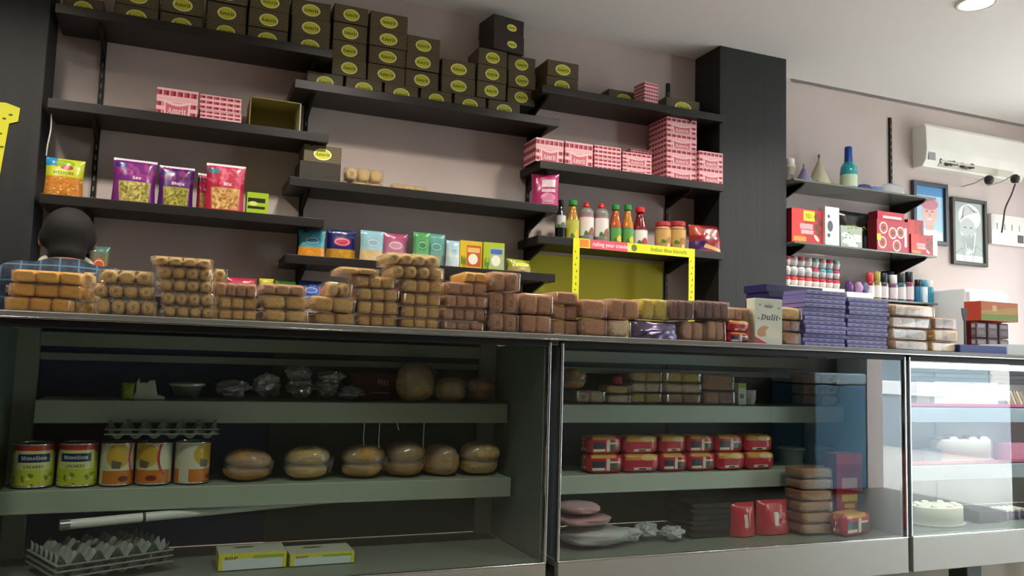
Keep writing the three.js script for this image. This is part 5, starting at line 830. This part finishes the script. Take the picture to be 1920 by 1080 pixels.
framed(1785, 373, 1850, 498, P(T(160, 256, (g, w, h) => {
  g.fillStyle = '#a8b2ae'; g.fillRect(0, 0, w, h); g.fillStyle = '#e4ebe4'; g.fillRect(0, h * 0.86, w, h * 0.14); g.fillStyle = '#eef2ee'; g.beginPath(); g.ellipse(w * 0.54, h * 0.26, w * 0.34, h * 0.2, 0.2, 0, 7); g.fill(); g.fillStyle = '#b8c2be'; g.beginPath(); g.ellipse(w * 0.48, h * 0.46, w * 0.24, h * 0.18, 0, 0, 7); g.fill();
  g.fillStyle = '#d6deda'; g.beginPath(); g.moveTo(w * 0.26, h * 0.5); g.quadraticCurveTo(w * 0.5, h * 0.62, w * 0.74, h * 0.48); g.lineTo(w * 0.66, h * 0.8); g.lineTo(w * 0.44, h * 0.86); g.fill(); g.strokeStyle = '#6a7470'; g.lineWidth = 2; for (let i = 0; i < 16; i++) { g.beginPath(); g.moveTo(w * (0.3 + 0.025 * i), h * (0.53 + 0.04 * rnd())); g.lineTo(w * (0.38 + 0.017 * i), h * (0.72 + 0.1 * rnd())); g.stroke(); } for (let i = 0; i < 7; i++) { g.beginPath(); g.ellipse(w * 0.54, h * 0.26, w * (0.3 - i * 0.02), h * (0.05 + i * 0.022), -0.4, 3.3, 6); g.stroke(); } g.fillStyle = '#4c5552'; g.fillRect(w * 0.36, h * 0.42, w * 0.08, 4); g.fillRect(w * 0.54, h * 0.42, w * 0.08, 4); g.beginPath(); g.moveTo(0, h * 0.9); g.lineTo(w * 0.3, h * 0.75); g.lineTo(w * 0.4, h); g.stroke(); g.beginPath(); g.moveTo(w, h * 0.8); g.lineTo(w * 0.72, h * 0.7); g.lineTo(w * 0.6, h); g.stroke();
}), 0.35), 'dark framed pencil portrait of a bearded man in a turban', M('#3a3634', 0.35), 0.028);
{
  const r = R(1723, 247, 1919, 331, 0.1), t = thing('air_conditioner', 'cream wall air conditioner with a stained lower louvre', 'air conditioner', [r.x + 0.02, r.y + 0.03, 0]);
  const w = 1.04, h = 0.3, cm = P(noiseTex(128, 64, 5, 3, [236, 234, 224], [246, 244, 236], 2, 2), 0.4);
  part(t, 'housing', prism([[0.002, 0], [0.08, 0], [0.11, 0.04], [0.12, 0.12], [0.115, h - 0.02], [0.1, h], [0.002, h]], w - 0.02, 0.004).rotateY(-Math.PI / 2).translate(w / 2 - 0.01, 0, 0).scale(1, 1, 1), cm).scale.set(1, 1, 1);
  part(t, 'louvre', moved(rbox(w * 0.72, 0.05, 0.012, 0.004), 0, 0, 0).rotateX(0.64).translate(0, 0.03, 0.106), M('#cfcbb9', 0.5));
  for (let i = 0; i < 9; i++) part(t, 'louvre_stain', lump(2.4, i, 0.3, 10, 8), M(i % 3 ? '#3c3d36' : '#6d6a5c', 0.9), [-0.36 + i * 0.04 + rr(-0.01, 0.01), 0.036 + rr(-0.015, 0.012), 0.116], null, [rr(0.025, 0.06), rr(0.02, 0.04), 0.006]);
  part(t, 'display', rbox(0.07, 0.06, 0.004, 0.002).translate(-w * 0.44, 0.07, 0.119), M('#a09c9a', 0.4));
  for (const [i, px, py] of [[0, 1859, 336], [1, 1908, 334]]) { const u = U(px, py, 0.24), o = thing('bulb_holder', i ? 'dark bulb holder with a trailing cord beside the air conditioner end' : 'round dark bulb holder hanging under the air conditioner', 'bulb holder', [u.x, u.y, 0.22], 0, 'dark bulb holders'); part(o, 'holder', lathe([[0, -0.034], [0.022, -0.03], [0.032, -0.008], [0.03, 0.015], [0.016, 0.03], [0, 0.032]], 20), M('#26221f', 0.5)); part(o, 'wall_arm', tube([[0, 0.03, -0.01], [0, 0.0, -0.1], [0, -0.01, -0.218]], 0.005), M('#d8d4cc', 0.5)); if (i) part(o, 'cord', tube([[0, -0.04, 0], [0.03, -0.1, -0.05], [0.05, -0.2, -0.12], [0.04, -0.3, -0.13], [0.02, -0.38, -0.13]], 0.006), M('#4a4644', 0.6)); }
  const s = R(1859, 405, 1935, 461, 0.03), b = thing('switch_board', 'white electrical switch board on the wall beyond the portraits', 'switch board', [s.x, s.y, 0]);
  part(b, 'plate', rbox(s.w, s.h, 0.03, 0.004).translate(0, s.h / 2, 0.016), M('#e6e2dc', 0.4));
  for (let i = 0; i < 5; i++) part(b, 'switch', rbox(0.025, 0.045, 0.008, 0.002).translate(-s.w * 0.34 + i * 0.08, s.h * 0.6, 0.034), white);
  part(b, 'socket', rbox(0.06, 0.06, 0.006, 0.003).translate(s.w * 0.2, s.h * 0.25, 0.033), M('#5c5854', 0.5));
  // white cabinet against the wall
  const a = { x: 4.75, y: U(1752, 533, 0.5).y }, e = U(1886, 546, 0.5), f = thing('white_refrigerator', 'tall white refrigerator cabinet standing behind the counter under the portraits', 'refrigerator', [(a.x + e.x) / 2, 0, 0.26]);
  const W = e.x - a.x, H = (a.y + e.y) / 2, wm = M('#e9eef2', 0.3);
  part(f, 'body', rbox(W, H - 0.04, 0.46, 0.012, 2).translate(0, H / 2 + 0.018, 0), wm);
  part(f, 'door', rbox(W - 0.01, H * 0.2, 0.03, 0.008, 2).translate(0, H * 0.885, 0.246), wm);
  part(f, 'door', rbox(W - 0.01, H * 0.74, 0.03, 0.008, 2).translate(0, H * 0.405, 0.246), wm);
  part(f, 'handle', rbox(0.022, 0.13, 0.02, 0.004).translate(-W * 0.27, H * 0.9, 0.27), M('#4a4d52', 0.4));
  part(f, 'handle', rbox(0.022, 0.3, 0.02, 0.004).translate(-W * 0.44, H * 0.6, 0.27), M('#a9b0b6', 0.4));
  for (const x of [-1, 1]) part(f, 'foot', cyl(0.02, 0.02, 0.04, 12).translate(x * W * 0.4, 0.02, 0), M('#333', 0.6));
}
// ---------------------------------------------------------------- the person behind the counter, seen from behind, head bowed
function field(bones, res, lo, size, k, mat) {
  const mc = new MarchingCubes(res, mat, false, false, 400000); mc.isolation = 0;
  const half = res / 2, cell = size / 2 / half;
  const caps = bones.map(([a, b, r0, r1]) => ({ a, d: [b[0] - a[0], b[1] - a[1], b[2] - a[2]], r0, r1 }));
  for (let z = 0; z < res; z++) for (let y = 0; y < res; y++) for (let x = 0; x < res; x++) {
    const px = lo[0] + (x - half) * cell, py = lo[1] + (y - half) * cell, pz = lo[2] + (z - half) * cell;
    let s = 1e3;
    for (const c of caps) {
      const qx = px - c.a[0], qy = py - c.a[1], qz = pz - c.a[2], dd = c.d[0] ** 2 + c.d[1] ** 2 + c.d[2] ** 2;
      const t = dd ? Math.min(1, Math.max(0, (qx * c.d[0] + qy * c.d[1] + qz * c.d[2]) / dd)) : 0;
      const d = Math.hypot(qx - t * c.d[0], qy - t * c.d[1], qz - t * c.d[2]) - (c.r0 + (c.r1 - c.r0) * t);
      const h = Math.max(k - Math.abs(s - d), 0) / k; s = Math.min(s, d) - h * h * k * 0.25;
    }
    mc.field[z * res * res + y * res + x] = -s;
  }
  mc.update();
  const g = new THREE.BufferGeometry(), n = mc.count;
  g.setAttribute('position', new THREE.BufferAttribute(new Float32Array(mc.positionArray.slice(0, n * 3)), 3));
  g.setAttribute('normal', new THREE.BufferAttribute(new Float32Array(mc.normalArray.slice(0, n * 3)), 3));
  const p = g.attributes.position;
  for (let i = 0; i < p.count; i++) p.setXYZ(i, p.getX(i) * size / 2 + lo[0], p.getY(i) * size / 2 + lo[1], p.getZ(i) * size / 2 + lo[2]);
  return g;
}
{
  const u = U(126, 470, 0.66), t = thing('person', 'person seen from behind at the counter end, dark hair, blue checked shirt', 'person', [u.x, 0, 0.66], 0.12);
  t.scale.setScalar(1.03);
  const skin = M('#8a5a40', 0.6), tmp = M('#888');
  // joints: facing the wall (-z), shoulders at 1.34, head bowed forward
  const S = 1, sh = 1.335, J = { neck0: [0, 1.37, 0.02], neck1: [0, 1.45, -0.03] };
  const legs = [-1, 1].flatMap((s) => [[[s * 0.09, 0.82, 0], [s * 0.1, 0.45, -0.01], 0.085, 0.055], [[s * 0.1, 0.45, -0.01], [s * 0.1, 0.09, 0.02], 0.055, 0.038], [[s * 0.1, 0.045, 0.03], [s * 0.11, 0.035, -0.14], 0.042, 0.034]]);
  const arms = [-1, 1].flatMap((s) => [[[s * 0.17, sh, 0.01], [s * 0.235, 1.08, 0.0], 0.052, 0.042], [[s * 0.235, 1.08, 0.0], [s * 0.19, 0.98, -0.23], 0.04, 0.027]]);
  const hands = [-1, 1].flatMap((s) => { const w = [s * 0.19, 0.98, -0.23]; const q = [[w, [s * 0.185, 0.975, -0.3], 0.026, 0.03]]; for (let f = 0; f < 4; f++) { const fx = s * 0.185 + (f - 1.5) * 0.019; q.push([[fx, 0.973, -0.31], [fx, 0.966, -0.345 - (f === 1 || f === 2 ? 0.008 : 0)], 0.0095, 0.009], [[fx, 0.966, -0.345], [fx, 0.945, -0.372 + (f === 3 ? 0.008 : 0)], 0.009, 0.0075]); } q.push([[s * 0.16, 0.976, -0.27], [s * 0.135, 0.962, -0.315], 0.011, 0.0085]); return q; });
  const trunk = [[[0, 1.3, 0.01], [0, 0.92, 0], 0.125, 0.12], [[-0.13, sh - 0.005, 0.01], [0.13, sh - 0.005, 0.01], 0.062, 0.062], [[-0.07, 1.2, 0.0], [-0.06, 0.95, 0.0], 0.1, 0.1], [[0.07, 1.2, 0.0], [0.06, 0.95, 0.0], 0.1, 0.1], [[-0.06, 0.86, 0.02], [0.06, 0.86, 0.02], 0.11, 0.11]];
  const head = [[J.neck0, J.neck1, 0.055, 0.05], [[0, 1.545, -0.03], [0, 1.52, -0.09], 0.085, 0.07], [[0, 1.49, -0.1], [0, 1.455, -0.125], 0.05, 0.03], [[0, 1.52, -0.155], [0, 1.5, -0.172], 0.012, 0.014], [[-0.085, 1.515, -0.05], [-0.088, 1.49, -0.05], 0.016, 0.012], [[0.085, 1.515, -0.05], [0.088, 1.49, -0.05], 0.016, 0.012]];
  part(t, 'body', mergeGeometries([field([...legs, ...arms, ...trunk, head[0]], 132, [0, 0.76, -0.05], 1.62, 0.05, tmp), field(head, 90, [0, 1.49, -0.06], 0.36, 0.02, tmp), field(hands, 120, [0, 0.97, -0.28], 0.52, 0.008, tmp)]), skin);
  part(t, 'hair', field([[[0, 1.548, -0.022], [0, 1.535, -0.06], 0.087, 0.082], [[0, 1.46, -0.005], [0, 1.53, -0.02], 0.066, 0.08], [[-0.055, 1.515, -0.03], [0.055, 1.515, -0.03], 0.044, 0.044]], 60, [0, 1.53, -0.04], 0.34, 0.02, tmp), M('#0e0b0a', 0.8));
  const check = T(128, 128, (g, w, h) => { g.fillStyle = '#1b3044'; g.fillRect(0, 0, w, h); g.fillStyle = '#11202f'; for (let i = 0; i < 4; i++) { g.fillRect(i * 32, 0, 11, h); g.fillRect(0, i * 32, w, 11); } g.fillStyle = '#4b657a'; for (let i = 0; i < 4; i++) { g.fillRect(i * 32 + 20, 0, 3, h); g.fillRect(0, i * 32 + 20, w, 3); } }, [1, 1]);
  const grow = (b, e) => b.map(([a, c, r0, r1]) => [a, c, r0 + e, r1 + e]);
  const sg = field([...grow(trunk.slice(0, 4), 0.012), ...grow(arms.filter((_, i) => i % 2 === 0), 0.014)], 100, [0, 1.12, 0], 0.72, 0.05, tmp);
  { const p = sg.attributes.position, uv = new Float32Array(p.count * 2); for (let i = 0; i < p.count; i++) { uv[i * 2] = p.getX(i) * 4; uv[i * 2 + 1] = p.getY(i) * 4; } sg.setAttribute('uv', new THREE.BufferAttribute(uv, 2)); }
  part(t, 'shirt', sg, P(check, 0.8));
  part(t, 'collar', new THREE.TorusGeometry(0.078, 0.02, 10, 36).rotateX(Math.PI / 2 + 0.35).scale(1, 1.25, 1).translate(0, 1.405, 0.0), M('#b8b4a4', 0.8));
  part(t, 'trousers', field(grow([...trunk.slice(4), ...legs.filter((_, i) => i % 3 < 2)], 0.014), 100, [0, 0.5, 0], 1.0, 0.04, tmp), M('#23252c', 0.85));
}

{
  const a = U(93, 222, 0.24), b = U(87, 292, 0.2), t = thing('white_wire', 'thin white wire hanging under the shelf edge by the taped pillar', 'wire', [a.x, a.y, 0.2]);
  part(t, 'wire', tube([[0, L2 - ST - a.y, 0], [0.004, -0.04, 0.01], [-0.004, -0.12, 0.01], [b.x - a.x, b.y - a.y, 0]], 0.003), white);
}

// ---------------------------------------------------------------- the street outside the open shopfront (seen mirrored in the glass)
struct('street_ground', box(30, 0.2, 40), P(noiseTex(128, 128, 14, 14, [160, 158, 150], [182, 178, 170], 3, 8), 0.85), [XR + 15.2, -0.16, 3]);
{
  const t = thing('opposite_building', 'pale shop building across the street, mirrored in the display glass', 'building', [15.5, -0.06, 3]);
  part(t, 'wall', moved(box(4, 8, 30), 2, 4, 0), M('#d3cec2', 0.8));
  for (let i = 0; i < 5; i++) part(t, 'window', moved(box(0.05, 1.5, 2.2), -0.02, 4.6, -10 + i * 5), M('#39424a', 0.2));
  for (let i = 0; i < 5; i++) part(t, 'shutter', moved(box(0.06, 2.4, 3.4), -0.03, 1.25, -10 + i * 5), M(['#7f8b92', '#8a6f63', '#6d7f8a', '#93918a', '#75858c'][i], 0.6));
  part(t, 'awning', prism([[0, 3.2], [-1.2, 2.7], [-1.2, 2.62], [0, 3.05]], 26).translate(0, 0, -13), M('#8d9aa0', 0.7));
}

{
  const t = thing('chest_freezer', 'steel blue chest freezer by the shopfront, mirrored in the display glass', 'freezer', [5.78, 0, 5.66]);
  part(t, 'body', rbox(0.62, 0.96, 0.6, 0.02, 2).translate(0, 0.52, 0), M('#4a86a8', 0.4));
  part(t, 'lid', rbox(0.63, 0.1, 0.61, 0.02, 2).translate(0, 1.06, 0), M('#b8d4e2', 0.35));
  part(t, 'handle', rbox(0.16, 0.025, 0.03, 0.006).translate(0, 1.02, -0.31), M('#d8dcde', 0.3));
}
{
  const t = thing('roadside_wall', 'low white painted wall across the street, mirrored in the display glass', 'wall', [11, -0.06, 3]);
  part(t, 'wall', moved(box(0.2, 0.86, 18), 0, 0.43, 0), M('#8d969c', 0.7));
  part(t, 'coping', moved(rbox(0.3, 0.22, 18, 0.02), 0, 0.95, 0), M('#f4f4f2', 0.6));
}

renderer.render(scene, camera);
